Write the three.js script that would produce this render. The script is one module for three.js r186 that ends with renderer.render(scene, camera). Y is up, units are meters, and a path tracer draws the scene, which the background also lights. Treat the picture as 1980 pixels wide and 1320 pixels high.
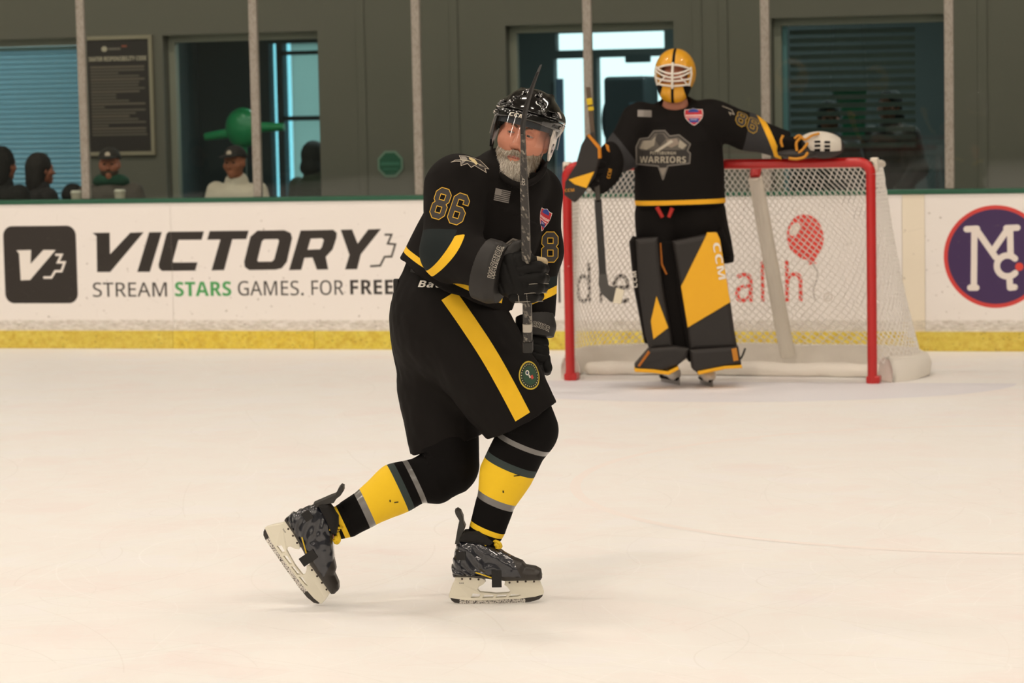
import * as THREE from 'three';
import { mergeGeometries } from 'three/addons/utils/BufferGeometryUtils.js';
import { RoundedBoxGeometry } from 'three/addons/geometries/RoundedBoxGeometry.js';
import { RectAreaLightUniformsLib } from 'three/addons/lights/RectAreaLightUniformsLib.js';

// ---------------------------------------------------------------- camera, light, exposure
const scene = new THREE.Scene();
const camera = new THREE.PerspectiveCamera(14.4670, 1.5, 0.5, 200);
camera.position.set(0, 1.65, 0);
camera.rotation.order = 'YXZ';
camera.rotation.set(-0.08671, 0, -0.02007);
camera.setFocalLength && (camera.filmGauge = 36);
camera.focus = 8.85; camera.userData.fStop = 5.6;
const renderer = new THREE.WebGLRenderer({ antialias: true });
renderer.toneMapping = THREE.LinearToneMapping;
renderer.toneMappingExposure = 1.17;
renderer.shadowMap.enabled = true;
RectAreaLightUniformsLib.init();
scene.background = new THREE.Color().setRGB(1.22, 1.5, 1.56);   // hazy daylight outside the lobby doors
const LAMP_COLOR = new THREE.Color().setRGB(1.0, 0.876, 0.737);
const LAMP_NITS = 40;

// ---------------------------------------------------------------- helpers
let seed = 7;
const rnd = () => { seed = (seed * 1664525 + 1013904223) >>> 0; return seed / 4294967296; };
const V = (a) => new THREE.Vector3(a[0], a[1], a[2]);
const add = (a, b) => [a[0] + b[0], a[1] + b[1], a[2] + b[2]];
const sub = (a, b) => [a[0] - b[0], a[1] - b[1], a[2] - b[2]];
const mul = (a, s) => [a[0] * s, a[1] * s, a[2] * s];
const dot = (a, b) => a[0] * b[0] + a[1] * b[1] + a[2] * b[2];
const cross = (a, b) => [a[1] * b[2] - a[2] * b[1], a[2] * b[0] - a[0] * b[2], a[0] * b[1] - a[1] * b[0]];
const norm = (a) => { const l = Math.hypot(a[0], a[1], a[2]) || 1; return [a[0] / l, a[1] / l, a[2] / l]; };
const lerp3 = (a, b, t) => [a[0] + (b[0] - a[0]) * t, a[1] + (b[1] - a[1]) * t, a[2] + (b[2] - a[2]) * t];
const clamp = (x, a, b) => (x < a ? a : x > b ? b : x);
const mix = (a, b, t) => a + (b - a) * t;

const mat = (color, roughness = 0.7, o = {}) => {
  const c = new THREE.Color(color);
  return new (o.physical ? THREE.MeshPhysicalMaterial : THREE.MeshStandardMaterial)({ color: c, roughness, side: THREE.DoubleSide, ...Object.fromEntries(Object.entries(o).filter(([k]) => k !== 'physical')) });
};
const names = new Map();
const numbered = (n) => { const k = names.get(n) || 0; names.set(n, k + 1); return k ? n + '_' + String(k).padStart(3, '0') : n; };
const shade = (m) => { m.castShadow = true; m.receiveShadow = true; return m; };
const origin = new Map();                                   // where a group stands, for parts that are shaped in world metres
function thing(name, label, category, base = [0, 0, 0], turn = 0, group) {
  const g = new THREE.Group(); g.name = numbered(name); g.position.set(...base); g.rotation.y = turn;
  g.userData = { label, category }; if (group) g.userData.group = group;
  origin.set(g, base); scene.add(g); return g;
}
function struct(name, base = [0, 0, 0], turn = 0) {
  const g = new THREE.Group(); g.name = name; g.position.set(...base); g.rotation.y = turn; g.userData = { kind: 'structure' }; origin.set(g, base); scene.add(g); return g;
}
function part(parent, name, geo, m, label) {                // geo in the parent's own axes
  const o = shade(new THREE.Mesh(geo, m)); o.name = name; if (label) o.userData.label = label; parent.add(o); origin.set(o, [0, 0, 0]); return o;
}
function wpart(parent, name, geo, m, label) {               // geo in world metres, under an unturned group
  let b = [0, 0, 0]; for (let p = parent; p && origin.has(p); p = p.parent) b = add(b, origin.get(p));
  geo.translate(-b[0], -b[1], -b[2]); return part(parent, name, geo, m, label);
}
const box = (w, h, d, x = 0, y = 0, z = 0, r = 0) => { const g = r ? new RoundedBoxGeometry(w, h, d, 2, r) : new THREE.BoxGeometry(w, h, d); g.translate(x, y, z); return g; };
const boxAt = (x0, x1, y0, y1, z0, z1, r = 0) => box(x1 - x0, y1 - y0, z1 - z0, (x0 + x1) / 2, (y0 + y1) / 2, (z0 + z1) / 2, r);
function tube(points, r, seg = 24, rad = 8, closed = false) {
  return new THREE.TubeGeometry(new THREE.CatmullRomCurve3(points.map(V), closed, 'centripetal'), seg, r, rad, closed);
}
function bar(a, b, r, r2 = r, rad = 8) {
  const d = V(b).sub(V(a)), g = new THREE.CylinderGeometry(r2, r, d.length(), rad);
  g.applyQuaternion(new THREE.Quaternion().setFromUnitVectors(new THREE.Vector3(0, 1, 0), d.clone().normalize()));
  g.translate((a[0] + b[0]) / 2, (a[1] + b[1]) / 2, (a[2] + b[2]) / 2); return g;
}
const clean = (g) => { const h = g.index ? g.toNonIndexed() : g; for (const k of Object.keys(h.attributes)) if (!['position', 'normal', 'uv'].includes(k)) h.deleteAttribute(k); return h; };
const merge = (list) => mergeGeometries(list.map(clean));
function canvas(w, h) { const c = document.createElement('canvas'); c.width = w; c.height = h; return [c, c.getContext('2d')]; }
function tex(c, repeat) { const t = new THREE.CanvasTexture(c); t.colorSpace = THREE.SRGBColorSpace; if (repeat) { t.wrapS = t.wrapT = THREE.RepeatWrapping; } return t; }
function grainTex(n, f, srgb) {                             // tileable grey noise, f(x, y) in 0..1
  const d = new Uint8Array(n * n * 4);
  for (let y = 0; y < n; y++) for (let x = 0; x < n; x++) { const v = clamp(f(x, y), 0, 1) * 255, k = (y * n + x) * 4; d[k] = d[k + 1] = d[k + 2] = v; d[k + 3] = 255; }
  const t = new THREE.DataTexture(d, n, n); t.wrapS = t.wrapT = THREE.RepeatWrapping; t.magFilter = THREE.LinearFilter; if (srgb) t.colorSpace = THREE.SRGBColorSpace; t.needsUpdate = true; return t;
}
const hash = (x, y, z = 0) => { let h = Math.imul(x | 0, 374761393) + Math.imul(y | 0, 668265263) + Math.imul(z | 0, 974634777); h = Math.imul(h ^ (h >>> 13), 1274126177); return ((h ^ (h >>> 16)) >>> 0) / 4294967296; };
function noise3(x, y, z) {
  const i = Math.floor(x), j = Math.floor(y), k = Math.floor(z); let u = x - i, v = y - j, w = z - k; u *= u * (3 - 2 * u); v *= v * (3 - 2 * v); w *= w * (3 - 2 * w);
  const L = (a, b, t) => a + (b - a) * t;
  return L(L(L(hash(i, j, k), hash(i + 1, j, k), u), L(hash(i, j + 1, k), hash(i + 1, j + 1, k), u), v), L(L(hash(i, j, k + 1), hash(i + 1, j, k + 1), u), L(hash(i, j + 1, k + 1), hash(i + 1, j + 1, k + 1), u), v), w) * 2 - 1;
}

// ---------------------------------------------------------------- soft shapes: distance fields and their surfaces
const smin = (a, b, k) => { const h = Math.max(k - Math.abs(a - b), 0) / k; return Math.min(a, b) - h * h * k * 0.25; };
const smax = (a, b, k) => -smin(-a, -b, k);
const fSphere = (c, r) => (x, y, z) => Math.hypot(x - c[0], y - c[1], z - c[2]) - r;
const fCone = (a, b, ra, rb) => {
  const d = sub(b, a), l2 = dot(d, d) || 1e-9;
  return (x, y, z) => { const px = x - a[0], py = y - a[1], pz = z - a[2], t = clamp((px * d[0] + py * d[1] + pz * d[2]) / l2, 0, 1); return Math.hypot(px - d[0] * t, py - d[1] * t, pz - d[2] * t) - (ra + (rb - ra) * t); };
};
// ellipsoid with axes R (right), U (up), N (front) and radii r
const fEll = (c, r, R = [1, 0, 0], U = [0, 1, 0], N = [0, 0, 1]) => (x, y, z) => {
  const p = [x - c[0], y - c[1], z - c[2]], a = dot(p, R) / r[0], b = dot(p, U) / r[1], e = dot(p, N) / r[2], k0 = Math.hypot(a, b, e), k1 = Math.hypot(a / r[0], b / r[1], e / r[2]) || 1e-9;
  return k0 < 1e-6 ? -Math.min(...r) : k0 * (k0 - 1) / k1;
};
const fBox = (c, h, q, R = [1, 0, 0], U = [0, 1, 0], N = [0, 0, 1]) => (x, y, z) => {
  const p = [x - c[0], y - c[1], z - c[2]], a = Math.abs(dot(p, R)) - h[0] + q, b = Math.abs(dot(p, U)) - h[1] + q, e = Math.abs(dot(p, N)) - h[2] + q;
  return Math.hypot(Math.max(a, 0), Math.max(b, 0), Math.max(e, 0)) + Math.min(Math.max(a, b, e), 0) - q;
};
const fPlane = (c, n) => { n = norm(n); return (x, y, z) => (x - c[0]) * n[0] + (y - c[1]) * n[1] + (z - c[2]) * n[2]; };
// a limb of oval sections: list of { c, rx, rz, R } along a line; R is the direction of rx
function fSections(list, caps = 0) {
  const S = list.map((s) => ({ ...s }));
  for (let i = 0; i < S.length; i++) {
    const a = S[Math.max(0, i - 1)].c, b = S[Math.min(S.length - 1, i + 1)].c; S[i].A = norm(sub(b, a));
    let R = S[i].R || (i ? S[i - 1].R : [1, 0, 0]); R = norm(sub(R, mul(S[i].A, dot(R, S[i].A)))); if (i && dot(R, S[i - 1].R) < 0) R = mul(R, -1); S[i].R = R; S[i].N = cross(R, S[i].A); if (S[i].rz === undefined) S[i].rz = S[i].rx;
  }
  const segs = []; for (let i = 0; i + 1 < S.length; i++) { const d = sub(S[i + 1].c, S[i].c); segs.push([S[i], S[i + 1], d, dot(d, d)]); }
  return (x, y, z) => {
    let best = 1e9, bs = null, bt = 0, raw = 0;
    for (let i = 0; i < segs.length; i++) {
      const [a, b, d, l2] = segs[i]; const px = x - a.c[0], py = y - a.c[1], pz = z - a.c[2]; const t0 = (px * d[0] + py * d[1] + pz * d[2]) / l2, t = clamp(t0, 0, 1);
      const ex = px - d[0] * t, ey = py - d[1] * t, ez = pz - d[2] * t, q = ex * ex + ey * ey + ez * ez;
      if (q < best) { best = q; bs = segs[i]; bt = t; raw = t0; }
    }
    const [a, b, d] = bs, e = bt * bt * (3 - 2 * bt) * 0.5 + bt * 0.5;
    const px = x - a.c[0] - d[0] * bt, py = y - a.c[1] - d[1] * bt, pz = z - a.c[2] - d[2] * bt;
    let Rx = mix(a.R[0], b.R[0], bt), Ry = mix(a.R[1], b.R[1], bt), Rz = mix(a.R[2], b.R[2], bt), Nx = mix(a.N[0], b.N[0], bt), Ny = mix(a.N[1], b.N[1], bt), Nz = mix(a.N[2], b.N[2], bt); const lr = 1 / (Math.hypot(Rx, Ry, Rz) || 1), ln = 1 / (Math.hypot(Nx, Ny, Nz) || 1); Rx *= lr; Ry *= lr; Rz *= lr; Nx *= ln; Ny *= ln; Nz *= ln;
    const rx = mix(a.rx, b.rx, e), rz = mix(a.rz, b.rz, e), u = (px * Rx + py * Ry + pz * Rz) / rx, w = (px * Nx + py * Ny + pz * Nz) / rz;
    const m = Math.min(rx, rz); let ax = 0; const open = (bt === 0 && bs === segs[0]) || (bt === 1 && bs === segs[segs.length - 1]), am = open ? 0 : (px * mix(a.A[0], b.A[0], bt) + py * mix(a.A[1], b.A[1], bt) + pz * mix(a.A[2], b.A[2], bt)) / m;
    if (open) { const L = Math.sqrt(d[0] * d[0] + d[1] * d[1] + d[2] * d[2]); ax = (raw < 0 ? -raw : raw - 1) * L; }
    const k0 = Math.hypot(u, w, am), k1 = Math.hypot(u / rx, w / rz, am / m); const rad = k0 < 1e-5 ? -m : k0 * (k0 - 1) / k1;
    if (caps) return ax > 0 ? (rad > 0 ? Math.hypot(rad, ax) : ax) : rad;
    const uu = Math.hypot(u, w, ax / m); return ax > 0 ? (uu - 1) * m : rad;
  };
}
function meshField(f, lo, hi, h) {
  const n = [0, 1, 2].map((i) => Math.ceil((hi[i] - lo[i]) / h) + 1), [nx, ny, nz] = n, val = new Float32Array(nx * ny * nz).fill(1), B = 5;
  for (let k = 0; k < nz; k += B) for (let j = 0; j < ny; j += B) for (let i = 0; i < nx; i += B) {
    const c = f(lo[0] + (i + B / 2) * h, lo[1] + (j + B / 2) * h, lo[2] + (k + B / 2) * h), far = Math.abs(c) > B * h * 1.35;
    for (let q = k; q < Math.min(nz, k + B); q++) for (let p = j; p < Math.min(ny, j + B); p++) for (let o = i; o < Math.min(nx, i + B); o++) val[(q * ny + p) * nx + o] = far ? c : f(lo[0] + o * h, lo[1] + p * h, lo[2] + q * h);
  }
  const at = new Int32Array(nx * ny * nz).fill(-1), pos = [], idx = [];
  for (let k = 0; k + 1 < nz; k++) for (let j = 0; j + 1 < ny; j++) for (let i = 0; i + 1 < nx; i++) {
    const b = (k * ny + j) * nx + i; let s = 0, cx = 0, cy = 0, cz = 0, m = 0; const v = [];
    for (let c = 0; c < 8; c++) { const q = val[b + (c & 1) + ((c >> 1) & 1) * nx + (c >> 2) * nx * ny]; v.push(q); if (q < 0) s++; }
    if (s === 0 || s === 8) continue;
    for (let c = 0; c < 8; c++) for (let a = 1; a < 8; a <<= 1) if (!(c & a)) { const p = v[c], q = v[c | a]; if ((p < 0) !== (q < 0)) { const t = p / (p - q); cx += (c & 1) + (a === 1 ? t : 0); cy += ((c >> 1) & 1) + (a === 2 ? t : 0); cz += (c >> 2) + (a === 4 ? t : 0); m++; } }
    at[b] = pos.length / 3; pos.push(lo[0] + (i + cx / m) * h, lo[1] + (j + cy / m) * h, lo[2] + (k + cz / m) * h);
  }
  const quad = (a, b, c, d, flip) => { if (a < 0 || b < 0 || c < 0 || d < 0) return; flip ? idx.push(a, c, b, a, d, c) : idx.push(a, b, c, a, c, d); };
  for (let k = 1; k + 1 < nz; k++) for (let j = 1; j + 1 < ny; j++) for (let i = 1; i + 1 < nx; i++) {
    const b = (k * ny + j) * nx + i, s = val[b] < 0, X = 1, Y = nx, Z = nx * ny;
    if (s !== (val[b + X] < 0)) quad(at[b - Y - Z], at[b - Z], at[b], at[b - Y], !s);
    if (s !== (val[b + Y] < 0)) quad(at[b - X - Z], at[b - X], at[b], at[b - Z], !s);
    if (s !== (val[b + Z] < 0)) quad(at[b - X - Y], at[b - Y], at[b], at[b - X], !s);
  }
  const nor = new Float32Array(pos.length), e = h * 0.45;
  for (let v = 0; v < pos.length; v += 3) {
    let x = pos[v], y = pos[v + 1], z = pos[v + 2], gx, gy, gz;
    for (let it = 0; it < 2; it++) {
      gx = f(x + e, y, z) - f(x - e, y, z); gy = f(x, y + e, z) - f(x, y - e, z); gz = f(x, y, z + e) - f(x, y, z - e); const l = Math.hypot(gx, gy, gz) || 1, d = clamp(f(x, y, z), -h, h) * 0.9 / Math.max(l / (2 * e), 0.7); gx /= l; gy /= l; gz /= l;
      if (it === 0) { x -= gx * d; y -= gy * d; z -= gz * d; }
    }
    pos[v] = x; pos[v + 1] = y; pos[v + 2] = z; nor[v] = gx; nor[v + 1] = gy; nor[v + 2] = gz;
  }
  const g = new THREE.BufferGeometry(); g.setAttribute('position', new THREE.BufferAttribute(new Float32Array(pos), 3)); g.setAttribute('normal', new THREE.BufferAttribute(nor, 3)); g.setIndex(idx);
  return meterUV(g);
}
function meterUV(g) {
  const p = g.attributes.position, u = new Float32Array(p.count * 2);
  for (let i = 0; i < p.count; i++) { u[2 * i] = p.getX(i) + p.getZ(i) * 0.8; u[2 * i + 1] = p.getY(i) + p.getZ(i) * 0.15; }
  g.setAttribute('uv', new THREE.BufferAttribute(u, 2)); return g;
}
// cut a surface where fn changes sign: [where fn < 0, where fn >= 0]
function cutSurface(g, fn) {
  const P = g.attributes.position.array, N = g.attributes.normal.array, I = g.index.array, n = P.length / 3, val = new Float32Array(n);
  for (let i = 0; i < n; i++) val[i] = fn(P[3 * i], P[3 * i + 1], P[3 * i + 2]) || 1e-9;
  return [-1, 1].map((s) => {
    const pos = [], nor = [], idx = [], map = new Map(), cut = new Map();
    const vert = (i) => { if (!map.has(i)) { map.set(i, pos.length / 3); for (let c = 0; c < 3; c++) { pos.push(P[3 * i + c]); nor.push(N[3 * i + c]); } } return map.get(i); };
    const edge = (a, b) => { const k = a < b ? a * n + b : b * n + a; if (!cut.has(k)) { const t = val[a] / (val[a] - val[b]); cut.set(k, pos.length / 3); for (let c = 0; c < 3; c++) { pos.push(mix(P[3 * a + c], P[3 * b + c], t)); nor.push(mix(N[3 * a + c], N[3 * b + c], t)); } } return cut.get(k); };
    for (let t = 0; t < I.length; t += 3) {
      const tri = [I[t], I[t + 1], I[t + 2]], poly = [];
      for (let c = 0; c < 3; c++) { const a = tri[c], b = tri[(c + 1) % 3], ia = val[a] * s > 0, ib = val[b] * s > 0; if (ia) poly.push(vert(a)); if (ia !== ib) poly.push(edge(a, b)); }
      for (let c = 1; c + 1 < poly.length; c++) idx.push(poly[0], poly[c], poly[c + 1]);
    }
    const o = new THREE.BufferGeometry(); o.setAttribute('position', new THREE.BufferAttribute(new Float32Array(pos), 3)); o.setAttribute('normal', new THREE.BufferAttribute(new Float32Array(nor), 3)); o.setIndex(idx); return meterUV(o);
  });
}
function bands(g, fn, edges) {                             // slices of a surface between rising values of fn
  const out = []; let rest = g;
  for (const e of edges) { const [a, b] = cutSurface(rest, (x, y, z) => fn(x, y, z) - e); out.push(a); rest = b; }
  out.push(rest); return out;
}
// a printed or sewn patch laid on a surface: w by h metres around c, pressed along dir onto the field
function patch(f, c, dir, up, w, h, lift = 0.0015, nx = 24, ny = 24, bend) {
  dir = norm(dir); const R = norm(cross(dir, up)), U = cross(R, dir), pos = [], uv = [], nor = [], idx = [], ok = [];
  for (let j = 0; j <= ny; j++) for (let i = 0; i <= nx; i++) {
    let a = (i / nx - 0.5) * w, b = (j / ny - 0.5) * h; if (bend) [a, b] = bend(a, b);
    let p = add(add(add(c, mul(R, a)), mul(U, b)), mul(dir, -0.25)), t = 0, d = 1;
    for (let k = 0; k < 90 && t < 0.6; k++) { d = f(p[0] + dir[0] * t, p[1] + dir[1] * t, p[2] + dir[2] * t) - lift; if (d < 0.0002) break; t += Math.max(d * 0.8, 0.0004); }
    p = add(p, mul(dir, t)); const e = 0.003, n = norm([f(p[0] + e, p[1], p[2]) - f(p[0] - e, p[1], p[2]), f(p[0], p[1] + e, p[2]) - f(p[0], p[1] - e, p[2]), f(p[0], p[1], p[2] + e) - f(p[0], p[1], p[2] - e)]);
    ok.push(d < 0.003); pos.push(...p); nor.push(...n); uv.push(i / nx, j / ny);
  }
  for (let j = 0; j < ny; j++) for (let i = 0; i < nx; i++) {
    const a = j * (nx + 1) + i, q = [a, a + 1, a + nx + 2, a + nx + 1]; if (!q.every((k) => ok[k])) continue;
    const pt = (k) => [pos[3 * k], pos[3 * k + 1], pos[3 * k + 2]], big = Math.max(w / nx, h / ny) * 4; if (Math.hypot(...sub(pt(q[0]), pt(q[2]))) > big || Math.hypot(...sub(pt(q[1]), pt(q[3]))) > big) continue;
    idx.push(q[0], q[1], q[2], q[0], q[2], q[3]);
  }
  const used = [...new Set(idx)], at = new Map(used.map((k, i) => [k, i])), pick = (v, n) => new THREE.BufferAttribute(new Float32Array(used.flatMap((k) => v.slice(n * k, n * k + n))), n), g = new THREE.BufferGeometry();
  g.setAttribute('position', pick(pos, 3)); g.setAttribute('normal', pick(nor, 3)); g.setAttribute('uv', pick(uv, 2)); g.setIndex(idx.map((k) => at.get(k))); return g;
}
function printMat(c, rough = 0.75) { return new THREE.MeshStandardMaterial({ map: tex(c), roughness: rough, transparent: true, side: THREE.DoubleSide }); }

// ---------------------------------------------------------------- the rink: everything below is laid out along the end boards
const TURN = -0.25307, BO = [-0.0011, 0, -18.3286], BXd = [Math.cos(0.25307), 0, Math.sin(0.25307)], BZd = [-Math.sin(0.25307), 0, Math.cos(0.25307)];
const bw = (x, y, z) => [BO[0] + BXd[0] * x + BZd[0] * z, y, BO[2] + BXd[2] * x + BZd[2] * z];
const WALL = -2.5, LOBBY = -8.0, ROOF = 9.0;

const fine = grainTex(256, (x, y) => 0.5 + 0.5 * (hash(x, y, 3) - 0.5) * 1.0);
const blotch = grainTex(256, (x, y) => { let s = 0, a = 0.5, t = 0; for (let o = 8; o <= 64; o *= 2) { const fx = x / 256 * o, fy = y / 256 * o, i = Math.floor(fx), j = Math.floor(fy); let u = fx - i, v = fy - j; u *= u * (3 - 2 * u); v *= v * (3 - 2 * v); const H = (p, q) => hash(((p % o) + o) % o, ((q % o) + o) % o, o); s += a * mix(mix(H(i, j), H(i + 1, j), u), mix(H(i, j + 1), H(i + 1, j + 1), u), v); t += a; a *= 0.6; } return s / t; });

// ice: worn white sheet with blade scratches and scraped snow
function iceTexture() {
  const n = 2048, [c, g] = canvas(n, n); g.fillStyle = '#f4f2f0'; g.fillRect(0, 0, n, n);
  for (let i = 0; i < 900; i++) { const x = rnd() * n, y = rnd() * n, r = 20 + rnd() * 120; g.fillStyle = rnd() < 0.5 ? 'rgba(255,255,255,0.04)' : 'rgba(226,222,216,0.05)'; g.beginPath(); g.ellipse(x, y, r, r * (0.2 + rnd() * 0.5), rnd() * 3.1, 0, 6.3); g.fill(); }
  for (let i = 0; i < 700; i++) {
    const x = rnd() * n, y = rnd() * n, a = rnd() * 6.28, l = 60 + rnd() * 500, b = (rnd() - 0.5) * 300; g.strokeStyle = rnd() < 0.5 ? `rgba(255,255,255,${0.15 + rnd() * 0.25})` : `rgba(212,206,200,${0.06 + rnd() * 0.14})`; g.lineWidth = 0.7 + rnd() * 1.5;
    g.beginPath(); g.moveTo(x, y); g.quadraticCurveTo(x + Math.cos(a) * l * 0.5 - Math.sin(a) * b, y + Math.sin(a) * l * 0.5 + Math.cos(a) * b, x + Math.cos(a) * l, y + Math.sin(a) * l); g.stroke();
  }
  const t = tex(c, true); return t;
}
const floor = struct('floor', bw(0, 0, 0), TURN);
{
  const g = boxAt(-16, 14, -0.12, 0, -0.02, 54), p = g.attributes.position, uv = g.attributes.uv; for (let i = 0; i < p.count; i++) uv.setXY(i, p.getX(i) / 5.3, p.getZ(i) / 5.3);
  const m = mat('#ffffff', 0.55, { physical: true, map: iceTexture(), specularIntensity: 0.45 });
  part(floor, 'ice_sheet', g, m);
  const walk = boxAt(-16, 14, -0.3, -0.18, LOBBY - 1, -0.02); part(floor, 'walkway', walk, mat('#3b3c3a', 0.85));
  // paint frozen under the ice: a face-off circle, worn almost away, and the goal crease
  const w2l = (x, z) => { const dx = x - BO[0], dz = z - BO[2]; return [dx * BXd[0] + dz * BXd[2], dx * BZd[0] + dz * BZd[2]]; };
  const [cx, cz] = w2l(2.2, -11.57), ring = new THREE.RingGeometry(1.915, 1.962, 96); ring.rotateX(-Math.PI / 2); ring.translate(cx, 0.0006, cz); part(floor, 'face_off_circle', ring, mat('#f6efec', 0.6), 'worn pale pink circle line');
  const [nx, nz] = w2l(1.227, -15.926), cr = new THREE.CircleGeometry(1.75, 48, 0, Math.PI); cr.rotateX(-Math.PI / 2); cr.rotateY(Math.PI); cr.scale(1, 1, 0.62); cr.translate(nx, 0.0005, nz); part(floor, 'goal_crease', cr, mat('#e9e8ee', 0.6), 'pale bluish goal crease');
}

// ---- end boards with their print
const PX = 420, BH = 1.03;
const ink = '#2c2622';
function drawPrint(g) {                                     // in board metres, y up
  const poly = (pts, col) => { g.fillStyle = col; g.beginPath(); pts.forEach((p, i) => (i ? g.lineTo(p[0], -p[1]) : g.moveTo(p[0], -p[1]))); g.closePath(); g.fill('evenodd'); };
  const polys = (list, col) => { g.fillStyle = col; g.beginPath(); for (const pts of list) { pts.forEach((p, i) => (i ? g.lineTo(p[0], -p[1]) : g.moveTo(p[0], -p[1]))); g.closePath(); } g.fill('evenodd'); };
  const line = (pts, w, col, cap = 'butt') => { g.strokeStyle = col; g.lineWidth = w; g.lineCap = cap; g.lineJoin = cap === 'round' ? 'round' : 'miter'; g.beginPath(); pts.forEach((p, i) => (i ? g.lineTo(p[0], -p[1]) : g.moveTo(p[0], -p[1]))); g.stroke(); };
  const fit = (s, a, b, cap, font, col) => { g.save(); g.fillStyle = col; g.font = font + ' 100px sans-serif'; const w = g.measureText(s).width; g.translate(a[0], -a[1]); g.transform((b[0] - a[0]) / w, -(b[1] - a[1]) / w, 0, cap / 71.5, 0, 0); g.fillText(s, 0, 0); g.restore(); };
  // black square badge and word mark
  const q0 = [-3.7477,0.8758], q1 = [-3.1872,0.3235], rr = 0.07;
  g.fillStyle = ink; g.beginPath(); g.roundRect ? g.roundRect(q0[0], -q0[1], q1[0] - q0[0], q0[1] - q1[1], rr) : g.rect(q0[0], -q0[1], q1[0] - q0[0], q0[1] - q1[1]); g.fill();
  poly([[-3.65,0.7036], [-3.5353,0.7058], [-3.5419,0.607], [-3.4414,0.7052], [-3.3445,0.7046], [-3.5512,0.4903], [-3.6243,0.4879], [-3.6297,0.6793]], '#f2ece6');
  line([[-3.3506,0.6696], [-3.3017,0.6693], [-3.3315,0.6159], [-3.2798,0.6157], [-3.3068,0.5523], [-3.355,0.5525], [-3.3858,0.5075], [-3.4489,0.5077]], 0.018, '#f2ece6');
  poly([[-3.0566,0.823], [-2.928,0.8238], [-2.9303,0.6708], [-2.7709,0.8226], [-2.6706,0.8247], [-2.9327,0.5459], [-3.033,0.5445], [-3.0286,0.8004]], ink);
  poly([[-2.628,0.8244], [-2.5335,0.8251], [-2.6328,0.5446], [-2.7275,0.545]], ink);
  poly([[-2.4817,0.8269], [-2.218,0.827], [-2.2361,0.7697], [-2.4097,0.7695], [-2.459,0.6188], [-2.4539,0.6096], [-2.2722,0.6094], [-2.2907,0.5523], [-2.5415,0.5512], [-2.5627,0.5718], [-2.5646,0.5974], [-2.4977,0.8124]], ink);
  poly([[-2.1735,0.8292], [-1.8848,0.8294], [-1.903,0.7716], [-2.0074,0.771], [-2.0749,0.5554], [-2.1683,0.5532], [-2.096,0.7698], [-2.1943,0.7694]], ink);
  polys([[[-1.8197,0.8289], [-1.621,0.8309], [-1.5752,0.8114], [-1.5651,0.7764], [-1.6087,0.6107], [-1.6469,0.5669], [-1.6933,0.5566], [-1.8885,0.5545], [-1.92,0.5768], [-1.9239,0.6124], [-1.8719,0.7873]], [[-1.7707,0.7692], [-1.6688,0.7699], [-1.6616,0.7551], [-1.7007,0.6286], [-1.7195,0.6128], [-1.8216,0.6118], [-1.8258,0.6245], [-1.7875,0.7563]]], ink);
  polys([[[-1.5011,0.8281], [-1.2629,0.8305], [-1.2379,0.8088], [-1.2414,0.774], [-1.2711,0.696], [-1.3227,0.6438], [-1.3069,0.5567], [-1.3894,0.5552], [-1.4192,0.64], [-1.4791,0.6378], [-1.5042,0.5547], [-1.5936,0.5532]], [[-1.4292,0.7711], [-1.3467,0.773], [-1.3334,0.7614], [-1.3483,0.7137], [-1.3628,0.6965], [-1.4544,0.6942]]], ink);
  poly([[-1.2079,0.8301], [-1.126,0.8312], [-1.0877,0.7339], [-1.008,0.8313], [-0.9175,0.8338], [-1.0671,0.6599], [-1.0968,0.5572], [-1.1837,0.5561], [-1.149,0.6557]], ink);
  line([[-0.8912,0.7947], [-0.8413,0.7943], [-0.87,0.7324], [-0.8161,0.7277], [-0.845,0.6429], [-0.8951,0.6414], [-0.9283,0.5808], [-1.001,0.5768]], 0.013, ink);
  fit('STREAM', [-3.0785,0.3695], [-2.4929,0.3702], 0.1, 'normal', ink); fit('STARS', [-2.4539,0.372], [-2.02,0.3748], 0.1, 'bold', '#4aa35c');
  fit('GAMES.', [-1.9853,0.3765], [-1.4807,0.3773], 0.1, 'normal', ink); fit('FOR', [-1.4465,0.3791], [-1.197,0.3803], 0.1, 'normal', ink); fit('FREE', [-1.1631,0.3821], [-0.8295,0.3831], 0.1, 'bold', ink);
  // hospital word mark, letter by letter
  const red = '#e2463c', blk = '#3a3432', let1 = (s, a, b, col) => fit(s, a, b, 0.255, 'normal', col);
  let1('c', [0.0285,0.3193], [0.1304,0.3192], blk); let1('h', [0.1522,0.3192], [0.2611,0.319], blk); let1('i', [0.272,0.3226], [0.3119,0.3225], blk); let1('l', [0.3191,0.3225], [0.3625,0.3224], blk); let1('d', [0.4491,0.3223], [0.5787,0.3221], blk); let1('r', [0.6038,0.3221], [0.6827,0.322], blk); let1('e', [0.6934,0.322], [0.8435,0.3218], blk); let1('n', [0.8649,0.3217], [0.993,0.3216], blk); let1('s', [1.0356,0.325], [1.1348,0.3249], blk);
  let1('h', [1.1843,0.3248], [1.3324,0.3246], red); let1('e', [1.3605,0.3246], [1.5149,0.3243], red); let1('a', [1.5359,0.326], [1.6895,0.3276], red); let1('l', [1.7035,0.3275], [1.7661,0.3274], red); let1('t', [1.773,0.3274], [1.8494,0.3273], red); let1('h', [1.8633,0.329], [2.0224,0.3305], red);
  const bc = [2.0235,0.7569]; g.fillStyle = red; g.beginPath(); g.ellipse(bc[0], -bc[1], 0.122, 0.15, -0.12, 0, 6.3); g.fill(); poly([[1.9296,0.682], [2.126,0.6876], [2.0803,0.5883], [2.0527,0.5885]], red); poly([[2.0422,0.5713], [2.0667,0.6021], [2.1009,0.5813]], red);
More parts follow.
